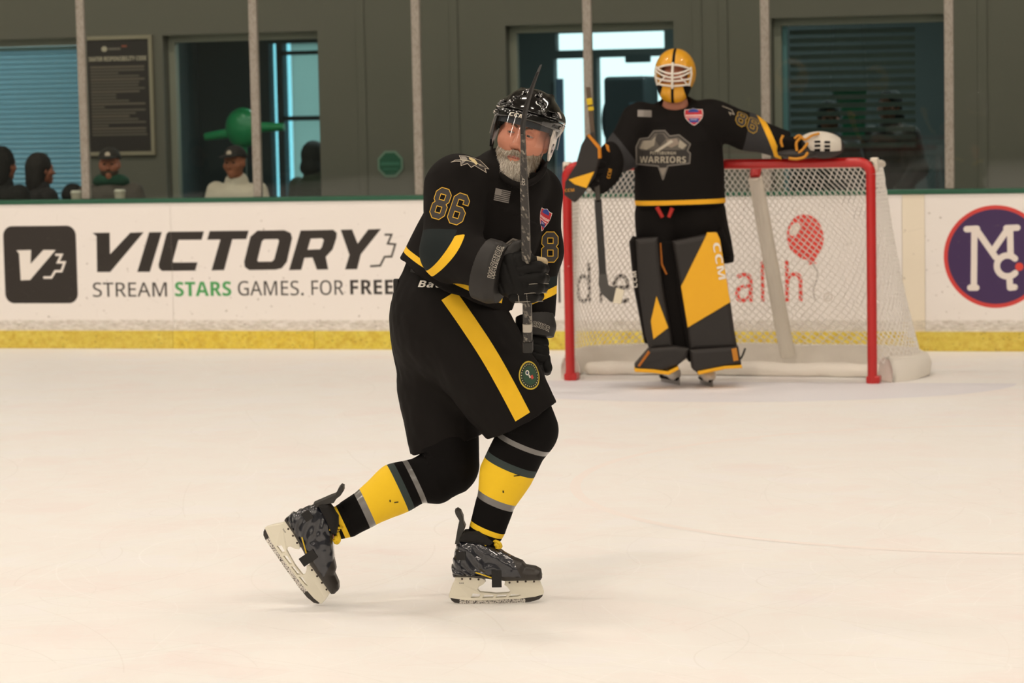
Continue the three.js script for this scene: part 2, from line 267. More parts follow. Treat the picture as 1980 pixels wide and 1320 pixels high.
  const hl = [1.9551,0.8089]; g.fillStyle = '#f0e4da'; g.beginPath(); g.ellipse(hl[0], -hl[1], 0.032, 0.05, 0.6, 0, 6.3); g.fill();
  line([[2.0698,0.5781], [2.1037,0.5264], [2.0963,0.468], [2.075,0.413], [2.0779,0.358], [2.0949,0.3339]], 0.006, '#8d8782', 'round');
  { const p = [2.1708,0.3578]; g.strokeStyle = '#c4bab0'; g.lineWidth = 0.006; g.beginPath(); g.arc(p[0], -p[1], 0.026, 0, 6.3); g.stroke(); fit('R', [2.1604,0.3441], [2.181,0.344], 0.026, 'normal', '#c4bab0'); }
  // round badge with the monogram
  const mc = [3.2684,0.6194], mr = 0.335; g.fillStyle = '#d8433f'; g.beginPath(); g.arc(mc[0], -mc[1], mr, 0, 6.3); g.fill(); g.fillStyle = '#41295a'; g.beginPath(); g.arc(mc[0], -mc[1], mr - 0.026, 0, 6.3); g.fill();
  const cream = '#efe6df', w = 0.042; line([[3.0825,0.7997], [3.1493,0.8025]], w, cream, 'round'); line([[3.339,0.8043], [3.4086,0.8071]], w, cream, 'round'); line([[3.1326,0.7925], [3.1273,0.4204]], w, cream, 'round'); line([[3.1039,0.4171], [3.144,0.417]], w, cream, 'round');
  line([[3.1459,0.7958], [3.2684,0.616]], w, cream, 'round'); line([[3.3489,0.8009], [3.2553,0.6634]], w, cream, 'round'); line([[3.3621,0.794], [3.3648,0.6391]], w, cream, 'round');
  { const p = [3.3446,0.5583]; g.strokeStyle = cream; g.lineWidth = w; g.lineCap = 'round'; g.beginPath(); g.arc(p[0], -p[1], 0.068, 0.75, 5.5); g.stroke(); const q = [3.4209,0.5528]; g.fillStyle = '#e0463c'; g.beginPath(); g.arc(q[0], -q[1], 0.027, 0, 6.3); g.fill(); }
  line([[3.3576,0.4772], [3.3607,0.4164], [3.3906,0.4197]], w, cream, 'round');
}
const boards = struct('wall_boards', bw(0, 0, 0), TURN);
{
  const edges = [-6.4, -5.2253, -2.4641, 0.1904, 2.6627, 2.8115, 4.8151];
  const cap = mat('#1f5a42', 0.5), plate = ['#e3cf4f', '#dfca55', '#e6cd48'];
  for (let i = 0; i + 1 < edges.length; i++) {
    const x0 = edges[i] + 0.001, x1 = edges[i + 1] - 0.001, [c, g] = canvas(Math.max(32, Math.round((x1 - x0) * PX)), Math.round(BH * PX)), tape = x1 - x0 < 0.3;
    g.fillStyle = tape ? '#f3e9d6' : '#f6f1ee'; g.fillRect(0, 0, c.width, c.height);
    g.save(); g.scale(c.width / (x1 - x0), c.height / BH); g.translate(-x0, BH); if (!tape) drawPrint(g); g.restore();
    // scuffs: puck marks and the rubbed grey band above the kick plate
    for (let k = 0; k < 1500 * (x1 - x0); k++) { const y = c.height * (0.805 + 0.07 * rnd()), x = rnd() * c.width, r = 1 + rnd() * 4; g.fillStyle = `rgba(165,156,140,${0.03 + rnd() * 0.08})`; g.beginPath(); g.ellipse(x, y, r * 2.2, r * 0.6, (rnd() - 0.5) * 0.8, 0, 6.3); g.fill(); }
    for (let k = 0; k < 60 * (x1 - x0); k++) { const y = c.height * rnd() ** 0.6 * 0.87, x = rnd() * c.width, r = 0.5 + rnd() * 2; g.fillStyle = `rgba(110,100,90,${0.1 + rnd() * 0.3})`; g.beginPath(); g.ellipse(x, y, r * 1.6, r, rnd() * 3, 0, 6.3); g.fill(); }
    for (let k = 0; k < 14 * (x1 - x0); k++) { const y = c.height * rnd() * 0.85, x = rnd() * c.width, l = 10 + rnd() * 45, a = rnd() * 6.3; g.strokeStyle = `rgba(170,160,150,${0.1 + rnd() * 0.2})`; g.lineWidth = 0.8; g.beginPath(); g.moveTo(x, y); g.lineTo(x + l * Math.cos(a), y + l * Math.sin(a) * 0.6); g.stroke(); }
    const m = mat('#ffffff', 0.42, { map: tex(c) }), back = mat('#d9d3cc', 0.6), gm = boxAt(x0, x1, 0, BH, -0.05, 0, 0);
    part(boards, 'board_panel', gm, [back, back, back, back, m, back]);
  }
  const kicks = [-6.4, -4.2905, -2.4684, -1.4177, 1.1167, 4.8162];
  for (let i = 0; i + 1 < kicks.length; i++) {
    const x0 = kicks[i] + 0.001, x1 = kicks[i + 1] - 0.001, [c, g] = canvas(Math.round((x1 - x0) * 300), 44); g.fillStyle = plate[i % 3]; g.fillRect(0, 0, c.width, 44);
    for (let k = 0; k < 700 * (x1 - x0); k++) { const y = 44 * rnd(), x = rnd() * c.width, r = 1 + rnd() * 4; g.fillStyle = rnd() < 0.5 ? `rgba(190,150,40,${0.05 + rnd() * 0.16})` : `rgba(240,225,120,${0.05 + rnd() * 0.14})`; g.beginPath(); g.ellipse(x, y, r * 2, r, rnd() * 3, 0, 6.3); g.fill(); }
    for (let k = 0; k < 30 * (x1 - x0); k++) { g.fillStyle = 'rgba(90,75,30,0.35)'; g.beginPath(); g.arc(rnd() * c.width, 44 * rnd(), 0.6 + rnd() * 1.4, 0, 6.3); g.fill(); }
    const m = mat('#ffffff', 0.5, { map: tex(c) }); part(boards, 'kick_plate', boxAt(x0, x1, 0, 0.128, 0.0005, 0.014, 0.004), m);
  }
  part(boards, 'cap_rail', boxAt(-6.4, 5.2, BH, BH + 0.032, -0.08, 0.012, 0.008), cap);
  const metal = mat('#a8a49e', 0.55, { map: (() => { const [c, g] = canvas(64, 1024); g.fillStyle = '#e9e4de'; g.fillRect(0, 0, 64, 1024); for (let i = 0; i < 1500; i++) { g.fillStyle = `rgba(${rnd() < 0.6 ? '140,128,118' : '255,252,246'},${rnd() * 0.2})`; g.beginPath(); g.arc(rnd() * 64, rnd() * 1024, 1 + rnd() * 7, 0, 6.3); g.fill(); } return tex(c); })() });
  const xs = [-5.55, -4.33, -3.1055, -1.816, -0.6393, 0.5622, 1.767, 2.9731, 4.18], post = boxAt(-0.03, 0.03, BH + 0.032, 3.0, -0.055, -0.005, 0.008);
  const glass = new THREE.MeshPhysicalMaterial({ color: new THREE.Color().setRGB(0.9, 0.96, 0.93), roughness: 0.02, transmission: 1, thickness: 0, ior: 1.5, side: THREE.DoubleSide });
  for (const x of xs) { const o = part(boards, 'stanchion', post, metal); o.position.x = x; }
  for (let i = 0; i + 1 < xs.length; i++) part(boards, 'glass_pane', new THREE.PlaneGeometry(xs[i + 1] - xs[i] - 0.03, 1.95).translate((xs[i] + xs[i + 1]) / 2, BH + 0.032 + 0.975, -0.03), glass);
}

// ---- building behind the glass
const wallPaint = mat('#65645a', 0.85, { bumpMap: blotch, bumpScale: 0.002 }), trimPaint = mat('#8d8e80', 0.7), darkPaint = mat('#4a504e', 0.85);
const openings = [                                          // x0, x1, sill, head of each window opening in the wall
  [-6.6, -4.1924, 0.55, 2.28], [-3.4793, -2.1775, 0.55, 2.28], [-0.6485, 0.6708, 0.55, 2.28], [1.4214, 2.7267, 0.55, 2.28]];
const wallBack = struct('wall_back', bw(0, 0, 0), TURN);
{
  const s = new THREE.Shape([[-16, -0.3], [14, -0.3], [14, ROOF], [-16, ROOF]].map((p) => new THREE.Vector2(...p)));
  for (const [a, b, c, d] of openings) s.holes.push(new THREE.Path([[a, c], [a, d], [b, d], [b, c]].map((p) => new THREE.Vector2(...p))));
  const g = new THREE.ExtrudeGeometry(s, { depth: 0.22, bevelEnabled: false }); g.translate(0, 0, WALL - 0.22); part(wallBack, 'plaster', g, wallPaint);
  // shallow corrugation ribs between the windows
  for (const x of [-1.823, -1.0643, 0.8547, 1.0538, 2.9926]) part(wallBack, 'wall_rib', boxAt(x - 0.035, x + 0.035, -0.18, ROOF, WALL, WALL + 0.012, 0.004), wallPaint);
}
const cyanGlass = new THREE.MeshPhysicalMaterial({ color: new THREE.Color().setRGB(0.74, 0.86, 0.85), roughness: 0.02, transmission: 1, thickness: 0, ior: 1.5, side: THREE.DoubleSide });
openings.forEach(([a, b, c, d], i) => {
  const w = struct('window_' + (i + 1), bw(0, 0, 0), TURN), z0 = WALL - 0.2, z1 = WALL - 0.12, t = 0.055;
  part(w, 'head_rail', boxAt(a, b, d - t, d, z0, z1), trimPaint); part(w, 'sill_rail', boxAt(a, b, c, c + t, z0, z1), trimPaint); part(w, 'jamb', boxAt(a, a + t, c + t, d - t, z0, z1), trimPaint); part(w, 'jamb', boxAt(b - t * 0.4, b, c + t, d - t, z0, z1), trimPaint);
  part(w, 'pane', new THREE.PlaneGeometry(b - a - t * 1.4, d - c - 2 * t).translate((a + b) / 2 + t * 0.3, (c + d) / 2, z0 + 0.03), cyanGlass);
  if (i === 0) {                                            // closed blind, lit by daylight from behind
    const sl = mat('#cddfe6', 0.95, { physical: true, transmission: 0.76, thickness: 0 }), g = box(b - a - 0.1, 0.052, 0.002); g.rotateX(0.72);
    for (let k = 0, y = d - t - 0.03; y > c + 0.08; y -= 0.0405, k++) { const o = part(w, 'slat', g, sl); o.position.set((a + b) / 2, y, z0 - 0.06); }
    part(w, 'blind_rail', boxAt(a + 0.03, b - 0.03, d - t - 0.03, d - t, z0 - 0.08, z0 - 0.04), mat('#9fb0b0', 0.6));
  }
  if (i === 3) {                                            // half-open blind in the dark room
    const sl = mat('#575b56', 0.7), g = box(0.95, 0.04, 0.002); g.rotateX(0.5);
    for (let y = d - t - 0.05; y > 1.25; y -= 0.062) { const o = part(w, 'slat', g, sl); o.position.set(a + 0.1 + 0.475, y, z0 - 0.06); }
    part(w, 'jamb_trim', boxAt(a + t, a + t + 0.035, c + t, d - t, z0 - 0.02, z0 + 0.02), mat('#7a9ca3', 0.5));
  }
});
// lobby: a room with glazed doors to the daylight
const lob = struct('wall_lobby', bw(0, 0, 0), TURN);
{
  const Y0 = -0.18, holes = [
    [-1.568, -0.4869, 2.1971, 2.3622], [-1.589, -1.2927, 0.25, 2.1169], [-1.1564, -0.5193, 0.25, 2.1196],
    [-4.5368, -4.4597, 0.1, 2.3394], [-4.3938, -3.8909, 0.45, 2.3366]];
  const s = new THREE.Shape([[-5.4, Y0], [14, Y0], [14, 4], [-5.4, 4]].map((p) => new THREE.Vector2(...p)));
  for (const [a, b, c, d] of holes) s.holes.push(new THREE.Path([[a, c], [a, d], [b, d], [b, c]].map((p) => new THREE.Vector2(...p))));
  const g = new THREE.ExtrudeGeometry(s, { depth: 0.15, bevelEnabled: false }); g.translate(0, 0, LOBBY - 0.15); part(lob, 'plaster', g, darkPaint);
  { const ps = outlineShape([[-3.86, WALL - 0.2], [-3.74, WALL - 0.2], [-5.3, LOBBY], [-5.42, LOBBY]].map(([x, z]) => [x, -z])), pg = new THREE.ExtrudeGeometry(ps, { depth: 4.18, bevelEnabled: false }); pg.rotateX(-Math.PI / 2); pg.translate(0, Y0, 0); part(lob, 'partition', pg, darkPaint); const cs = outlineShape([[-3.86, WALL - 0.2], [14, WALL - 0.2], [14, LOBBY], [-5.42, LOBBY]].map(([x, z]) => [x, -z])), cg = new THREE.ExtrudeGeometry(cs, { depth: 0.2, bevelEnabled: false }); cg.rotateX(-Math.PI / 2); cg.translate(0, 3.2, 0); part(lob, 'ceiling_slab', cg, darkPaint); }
  for (const x of [13.85]) part(lob, 'end_wall', boxAt(x, x + 0.15, Y0, 4, LOBBY, WALL), darkPaint);
  // door frames and frosted leaf seen through the second window
  const fr = mat('#2f3a3a', 0.6), x0 = -4.3938, x1 = -3.8909;
  part(lob, 'door_bar', boxAt(x0, x1, 2.2178, 2.259, LOBBY, LOBBY + 0.05), fr); part(lob, 'door_bar', boxAt(x0, x1, 1.5617, 1.6083, LOBBY, LOBBY + 0.05), fr);
  part(lob, 'frosted_leaf', boxAt(-4.3279, x1, 0.45, 2.3366, LOBBY - 0.1, LOBBY - 0.08), mat('#c4d4d0', 0.95, { physical: true, transmission: 0.75, thickness: 0 }));
  const sky2 = new THREE.MeshPhysicalMaterial({ color: new THREE.Color().setRGB(0.55, 0.8, 0.86), roughness: 0.05, transmission: 1, thickness: 0, side: THREE.DoubleSide });
  part(lob, 'door_pane', boxAt(-4.5478, -4.3225, 0.1, 2.3394, LOBBY - 0.06, LOBBY - 0.055), sky2);
  part(lob, 'door_closer', boxAt(-0.8569, -0.6119, 2.0593, 2.1389, LOBBY + 0.02, LOBBY + 0.1, 0.01), fr);
  part(lob, 'lobby_panel', boxAt(-1.5602, -1.4876, 0.25, 1.9219, LOBBY + 0.02, LOBBY + 0.06, 0.005), mat('#5a6a80', 0.6));
}
// ---- shell of the hall
{
  const hall = mat('#55554f', 0.9), deck = mat('#6b6862', 0.9);
  part(struct('ceiling', bw(0, 0, 0), TURN), 'roof_deck', boxAt(-16, 14, ROOF, ROOF + 0.2, WALL - 0.22, 54), deck);
  part(struct('wall_left', bw(0, 0, 0), TURN), 'cladding', boxAt(-16.2, -16, -0.3, ROOF + 0.2, WALL, 54), hall);
  part(struct('wall_right', bw(0, 0, 0), TURN), 'cladding', boxAt(14, 14.2, -0.3, ROOF + 0.2, WALL, 54), hall);
  part(struct('wall_front', bw(0, 0, 0), TURN), 'cladding', boxAt(-16.2, 14.2, -0.3, ROOF + 0.2, 54, 54.2), mat('#3c3e3a', 0.9));
}
// ---- high-bay lamps over the ice
{
  const body = box(1.26, 0.1, 0.46, 0, 0.055, 0, 0.02), lens = box(1.2, 0.01, 0.4, 0, 0, 0), bm = mat('#c9c6c0', 0.5), gm = new THREE.MeshStandardMaterial({ color: 0x000000, emissive: LAMP_COLOR, emissiveIntensity: 20 });
  let k = 0; const rows = 10, cols = 6, place = ['nearest the end boards', 'second from the end boards', 'third from the end boards', 'fourth from the end boards', 'fifth from the end boards', 'sixth from the end boards', 'seventh from the end boards', 'eighth from the end boards', 'ninth from the end boards', 'tenth from the end boards', 'last before the far wall'], col = ['first', 'second', 'third', 'fourth', 'fifth', 'sixth'];
  for (let j = 0; j < rows; j++) for (let i = 0; i < cols; i++) {
    const x = -13.5 + i * 5, z = 2.9 + j * 4.9, o = thing('high_bay_lamp', `white linear high-bay lamp, ${col[i]} along the row ${place[j]}`, 'lamp', bw(x, ROOF - 0.6, z), TURN, 'high-bay lamps over the ice');
    part(o, 'housing', body, bm); part(o, 'lens', lens, gm);
    for (const s of [-0.5, 0.5]) part(o, 'hanger', bar([s, 0.1, 0], [s, 0.6, 0], 0.008), bm);
    const l = new THREE.RectAreaLight(LAMP_COLOR, LAMP_NITS, 1.2, 0.4); l.rotation.x = -Math.PI / 2; l.position.set(0, -0.012, 0); l.castShadow = true; l.name = 'lamp_light'; o.add(l); k++;
  }
}

// ---------------------------------------------------------------- goal, its own axes: x along the goal line, z towards the shooter
{
  const L0 = [0.3488,0,-16.1906], R0 = [2.1052,0,-15.6614], base = lerp3(L0, R0, 0.5), ang = Math.atan2(R0[2] - L0[2], R0[0] - L0[0]), W = Math.hypot(R0[0] - L0[0], R0[2] - L0[2]) / 2, H = 1.292;
  const goal = thing('goal_net', 'red hockey goal with white netting in front of the printed end boards', 'goal', base, -ang);
  const red = mat('#c01515', 0.38, { physical: true, clearcoat: 0.4, clearcoatRoughness: 0.25 }), pad = mat('#f0eae0', 0.75, { bumpMap: blotch, bumpScale: 0.01 }), white = mat('#e6ddcf', 0.6), cord = mat('#f6f2ec', 0.85);
  const r = 0.029, cr = 0.07;
  for (const s of [-1, 1]) part(goal, 'post', bar([s * W, 0, 0], [s * W, H - cr, 0], r, r, 20), red, 'red goal post');
  const arc = (s) => { const p = []; for (let k = 0; k <= 8; k++) { const a = k / 8 * Math.PI / 2; p.push([s * (W - cr + cr * Math.cos(a)), H - cr + cr * Math.sin(a), 0]); } return p; };
  part(goal, 'crossbar', merge([bar([-(W - cr), H, 0], [W - cr, H, 0], r, r, 20), tube(arc(1), r, 16, 20), tube(arc(-1), r, 16, 20)]), red);
  for (const s of [-1, 1]) part(goal, 'post_foot', boxAt(s * W - 0.035, s * W + 0.045, 0, 0.045, -0.06, 0.025, 0.01), red);
  // frame at the back: curved top bar, base and the padded centre post
  const topC = (u) => { const a = Math.abs(u), s = Math.sign(u); if (a > 0.72) { const t = (a - 0.72) / 0.28; return [s * mix(0.93, W, t), 1.28, mix(-0.36, 0, t)]; } if (a > 0.6) { const t = (a - 0.6) / 0.12; return [s * mix(0.8, 0.93, Math.sin(t * 1.57)), 1.27, mix(-0.5, -0.36, 1 - Math.cos(t * 1.57))]; } return [u / 0.6 * 0.8, 1.265, -0.5]; };
  const lowC = (u) => { const a = Math.abs(u), s = Math.sign(u), K = u < 0 ? [[0, -1.0], [0.35, -0.99], [0.72, -0.93], [0.95, -0.78], [1.02, -0.52], [0.98, -0.25], [W, 0]] : [[0, -1.0], [0.35, -0.99], [0.75, -0.93], [1.02, -0.78], [1.13, -0.52], [1.08, -0.25], [W, 0]], t = a * 6, i = Math.min(5, Math.floor(t)), f = t - i, q = (k) => K[clamp(k, 0, 6)], cm = (d) => { const p0 = i ? q(i - 1)[d] : (d ? q(1)[1] : -q(1)[0]), p1 = q(i)[d], p2 = q(i + 1)[d], p3 = q(i + 2)[d]; return 0.5 * (2 * p1 + (p2 - p0) * f + (2 * p0 - 5 * p1 + 4 * p2 - p3) * f * f + (3 * p1 - p0 - 3 * p2 + p3) * f * f * f); }; return [s * cm(0), 0.06, cm(1)]; };
  const line = (f, a, b, n) => Array.from({ length: n + 1 }, (_, i) => f(mix(a, b, i / n)));
  part(goal, 'top_frame', tube(line(topC, -1, 1, 48), 0.019, 96, 8), white, 'white top bar');
  // padded skirt round the base
  { const pts = line(lowC, -0.93, 0.93, 60).map((p) => [p[0], 0.075, p[2]]), cv = new THREE.CatmullRomCurve3(pts.map(V)), sec = outlineShape([[-0.07, -0.05], [0.07, -0.05], [0.07, 0.03], [0.045, 0.052], [-0.045, 0.052], [-0.07, 0.03]]); void sec;
    const pos = [], idx = [], n = 90, S = [[-0.055, 0.0], [-0.06, 0.075], [-0.04, 0.125], [0, 0.142], [0.04, 0.125], [0.06, 0.075], [0.055, 0]]; for (let i = 0; i <= n; i++) { const p = cv.getPoint(i / n), t = cv.getTangent(i / n), nx = -t.z, nz = t.x; for (const [a, y] of S) { const b = 0.008 * noise3(p.x * 6, y * 20, p.z * 6 + a * 9); pos.push(p.x + nx * (a + b), y + b * 0.6 + 0.001, p.z + nz * (a + b)); } } const m = S.length; for (let i = 0; i < n; i++) for (let k = 0; k + 1 < m; k++) { const a = i * m + k; idx.push(a, a + 1, a + m, a + 1, a + m + 1, a + m); }
    const g = new THREE.BufferGeometry(); g.setAttribute('position', new THREE.BufferAttribute(new Float32Array(pos), 3)); g.setIndex(idx); g.computeVertexNormals(); for (const [o, f] of [[0, 0], [n * m, 1]]) for (let k = 1; k + 1 < m; k++) f ? idx.push(o, o + k + 1, o + k) : idx.push(o, o + k, o + k + 1); g.setIndex(idx); g.computeVertexNormals(); part(goal, 'base_pad', meterUV(g), pad, 'off-white padded skirt'); }
  { const f = fSections(Array.from({ length: 15 }, (_, i) => { const x = mix(-0.88, 0.96, i / 14); return { c: [x, 0.036, -0.36 - 0.03 * Math.cos(x * 2)], rx: 0.045 + 0.004 * Math.sin(i * 1.7), rz: 0.06, R: [0, 1, 0] }; })), ff = (x, y, z) => smax(f(x, y, z) + 0.006 * noise3(x * 9, y * 14, z * 12), 0.001 - y, 0.004); part(goal, 'inner_pad', meshField(ff, [-1.0, -0.02, -0.5], [1.08, 0.12, -0.24], 0.011), pad, 'sagging white pad on the ice'); }
  part(goal, 'centre_post', bar([0.25, 0.08, -0.86], [0.14, 1.2, -0.46], 0.048, 0.043, 14), mat('#e4ddd0', 0.75), 'white padded centre post');
  part(goal, 'centre_bracket', merge([bar([0.14, 1.265, -0.5], [0.14, 1.2, -0.455], 0.036, 0.03, 10)]), red);
  for (const s of [-1, 1]) part(goal, 'corner_cover', boxAt(s * (W + 0.012) - 0.022, s * (W + 0.012) + 0.022, H - 0.06, H + 0.026, -0.1, -0.03, 0.01), white);
  // netting: white cord in diamonds, laced from the top frame to the base
  const pos = [], idx = [], nor = [];
  const strand = (P, rr) => { const n = 4, o = pos.length / 3; P.forEach((p, i) => { const d = norm(sub(P[Math.min(i + 1, P.length - 1)], P[Math.max(i - 1, 0)])), A = norm(cross(d, Math.abs(d[1]) > 0.9 ? [1, 0, 0] : [0, 1, 0])), B = cross(d, A); for (let k = 0; k < n; k++) { const a = k / n * 6.283, v = add(mul(A, Math.cos(a)), mul(B, Math.sin(a))); pos.push(...add(p, mul(v, rr))); nor.push(...v); } }); for (let i = 0; i + 1 < P.length; i++) for (let k = 0; k < n; k++) { const a = o + i * n + k, b = o + i * n + (k + 1) % n; idx.push(a, b, a + n, b, b + n, a + n); } };
  const per = 4.1, surf = (m, v) => { const u = clamp(m / per * 2 - 1, -1, 1) * 0.985, a = topC(u), b = lowC(u), s = Math.sin(Math.PI * v) * 0.045; return [mix(a[0], b[0], v) * (1 - s * 0.25), mix(a[1], b[1] + 0.05, v), mix(a[2], b[2], v) + s]; }, D = 0.052, Hn = 1.25;
  for (let k = -Math.ceil(Hn / D); k * D < per + Hn; k++) for (const s of [-1, 1]) { const P = []; for (let i = 0; i <= 14; i++) { const v = i / 14, m = (s > 0 ? k * D + v * Hn : k * D - v * Hn); if (m >= 0 && m <= per) P.push(surf(m, v)); } if (P.length > 1) strand(P, 0.0031); }
  for (let k = -12; k * D < 1.9 + 0.6; k++) for (const s of [-1, 1]) { const P = []; for (let i = 0; i <= 6; i++) { const v = i / 6, x = -W + (s > 0 ? k * D + v * 0.5 : k * D - v * 0.5); if (Math.abs(x) < W - 0.02) P.push([x, 1.275 - 0.012 * Math.sin(v * 3.14), -v * 0.5]); } if (P.length > 1) strand(P, 0.0036); }
  const g = new THREE.BufferGeometry(); g.setAttribute('position', new THREE.BufferAttribute(new Float32Array(pos), 3)); g.setAttribute('normal', new THREE.BufferAttribute(new Float32Array(nor), 3)); g.setIndex(idx);
  const net = part(goal, 'netting', g, cord, 'white knotted netting'); net.userData.kind = 'stuff';
}

// ---------------------------------------------------------------- the skater
const knit = (c, r) => mat(c, r, { physical: true, specularIntensity: 0.3 });
const cloth = { black: knit('#13100f', 0.82), teal: knit('#222829', 0.85), yellow: mat('#f2c01e', 0.8), pants: knit('#141110', 0.75), sock: knit('#0d0b0b', 0.88), sockTeal: mat('#303c3b', 0.85), sockYellow: mat('#f3c81c', 0.8), tape: mat('#6f6d6b', 0.28, { physical: true, clearcoat: 0.6, clearcoatRoughness: 0.2 }) };
const skin = mat('#c4866f', 0.55, { physical: true, specularIntensity: 0.4 }), skinBump = skin;
const fold = (x, y, z, k, a) => a * (noise3(x * k, y * k * 0.6, z * k) + 0.5 * noise3(x * k * 2.1 + 7, y * k * 1.3, z * k * 2.1));
// rounded extrusion of an outline in a local frame: pts in (F, U) metres, half width w(f, u)
function fProfile(o, F, U, pts, w, r) {
  const S = cross(F, U), n = pts.length;
  return (x, y, z) => {
    const p = [x - o[0], y - o[1], z - o[2]], a = dot(p, F), b = dot(p, U), s = dot(p, S); let d = 1e9, inside = false;
    for (let i = 0, j = n - 1; i < n; j = i++) {
      const ax = pts[j][0], ay = pts[j][1], bx = pts[i][0], by = pts[i][1], ex = bx - ax, ey = by - ay, wx = a - ax, wy = b - ay, t = clamp((wx * ex + wy * ey) / (ex * ex + ey * ey), 0, 1);
      d = Math.min(d, (wx - ex * t) ** 2 + (wy - ey * t) ** 2); if ((ay > b) !== (by > b) && a < (bx - ax) * (b - ay) / (by - ay) + ax) inside = !inside;
    }
    d = Math.sqrt(d) * (inside ? -1 : 1); const q = d + r, v = Math.abs(s) - (typeof w === 'function' ? w(a, b) : w) + r;
    return Math.hypot(Math.max(q, 0), Math.max(v, 0)) + Math.min(Math.max(q, v), 0) - r;
  };
}
const toLocal = (o, R, U, N) => (f) => (x, y, z) => { const p = [x - o[0], y - o[1], z - o[2]]; return f(dot(p, R), dot(p, U), dot(p, N)); };
const placeLocal = (g, o, R, U, N) => { g.applyMatrix4(new THREE.Matrix4().makeBasis(V(R), V(U), V(N)).setPosition(...o)); return g; };
const bounds = (pts, m) => [[0, 1, 2].map((i) => Math.min(...pts.map((p) => p[i])) - m), [0, 1, 2].map((i) => Math.max(...pts.map((p) => p[i])) + m)];
function outlineShape(pts, holes = []) { const s = new THREE.Shape(pts.map((p) => new THREE.Vector2(p[0], p[1]))); for (const h of holes) s.holes.push(new THREE.Path(h.map((p) => new THREE.Vector2(p[0], p[1])))); return s; }

// a head with a face, in its own axes: x to its left, y up, z out of the face, metres, eyes at the origin's height
const headPart = [
  fEll([0, 0.032, -0.018], [0.077, 0.102, 0.098]), fEll([0, -0.052, 0.02], [0.064, 0.072, 0.07]), fEll([0.028, 0.022, 0.07], [0.03, 0.008, 0.014]),
  fCone([0, 0.008, 0.082], [0, -0.038, 0.1065], 0.0085, 0.0135), fEll([0, -0.0745, 0.087], [0.024, 0.0055, 0.011]), fEll([0, -0.086, 0.085], [0.02, 0.0065, 0.011]), fEll([0.079, -0.012, -0.006], [0.01, 0.03, 0.018]), fEll([0.043, -0.03, 0.05], [0.03, 0.024, 0.03])];
function fHead(x, y, z) {
  const ax = Math.abs(x); let d = headPart[0](x, y, z);
  d = smin(d, headPart[1](x, y, z), 0.05);
  d = smin(d, headPart[7](ax, y, z), 0.03);                                     // cheekbones
  d = smin(d, headPart[2](ax, y, z), 0.022);                                    // brow
  d = smax(d, -(Math.hypot(ax - 0.031, (y + 0.001) * 1.3, z - 0.1) - 0.0175), 0.018);   // eye sockets
  d = smin(d, headPart[3](x, y, z), 0.016);                                     // nose
  d = smin(d, Math.hypot(ax - 0.0125, y + 0.044, z - 0.096) - 0.0098, 0.008);
  d = smax(d, -(Math.hypot(ax - 0.0075, y + 0.0535, z - 0.103) - 0.0042), 0.004);
  d = smin(d, headPart[4](x, y, z), 0.006); d = smin(d, headPart[5](x, y, z), 0.006);
  d = smin(d, Math.hypot(x, y + 0.108, z - 0.07) - 0.022, 0.025);
  d = smin(d, headPart[6](ax, y, z), 0.008);
  const slit = Math.abs(y + 0.0022 + (ax - 0.031) * 0.08) - 0.0034 + Math.abs(ax - 0.031) ** 2 * 14;   // lids round the eyeball
  d = smin(d, smax(Math.hypot(ax - 0.031, y + 0.001, z - 0.0765) - 0.0142, -slit, 0.0015), 0.004);
  return d;
}
const eyeWhite = mat('#93827a', 0.35), iris = mat('#2e2620', 0.2);
function eyes(parent, o, R, U, N, look = 0) {
  for (const s of [-1, 1]) { const e = placeLocal(new THREE.SphereGeometry(0.0125, 16, 12).translate(s * 0.031, -0.001, 0.0765), o, R, U, N); wpart(parent, 'eye', e, eyeWhite); const p = placeLocal(new THREE.SphereGeometry(0.006, 12, 8).scale(1, 1, 0.45).translate(s * 0.031 + look, -0.0015, 0.0868), o, R, U, N); wpart(parent, 'iris', p, iris); }
}

const skater = thing('person', 'skater in black and yellow hockey kit striding over the ice with a raised stick', 'person', [-0.2465,0,-9.0601]);
const Sk = {
  pelvis: [-0.213,0.98,-9], chest: [-0.0605,1.2957,-8.97], neck: [0.0215,1.4323,-8.95],
  rSho: [-0.1634,1.3923,-8.86], rElb: [-0.1991,1.1791,-8.72], rWri: [-0.0616,1.1305,-8.59],
  lSho: [0.0883,1.3605,-9.06], lElb: [0.1078,1.1547,-9.12], lWri: [0.0991,0.9598,-9],
  rHip: [-0.2008,0.9666,-8.9], rKnee: [0.0454,0.57,-8.88], rAnk: [-0.1136,0.2103,-8.9],
  lHip: [-0.2527,0.9027,-9.06], lKnee: [-0.2213,0.4431,-9], lAnk: [-0.6203,0.2589,-8.945],
};
const sideOf = (px) => norm(px);
// head frame: tilted and turned a little towards the photographer's left
const hc = [0.0557,1.5586,-8.93], hU0 = norm([Math.sin(0.27), Math.cos(0.27), -0.02]), hN0 = [Math.sin(-0.2), -0.02, Math.cos(-0.2)], hR = norm(cross(hU0, hN0)), hN = norm(cross(hR, hU0)), hU = hU0;
const inHead = toLocal(hc, hR, hU, hN), headAt = (x, y, z) => add(hc, add(mul(hR, x), add(mul(hU, y), mul(hN, z))));

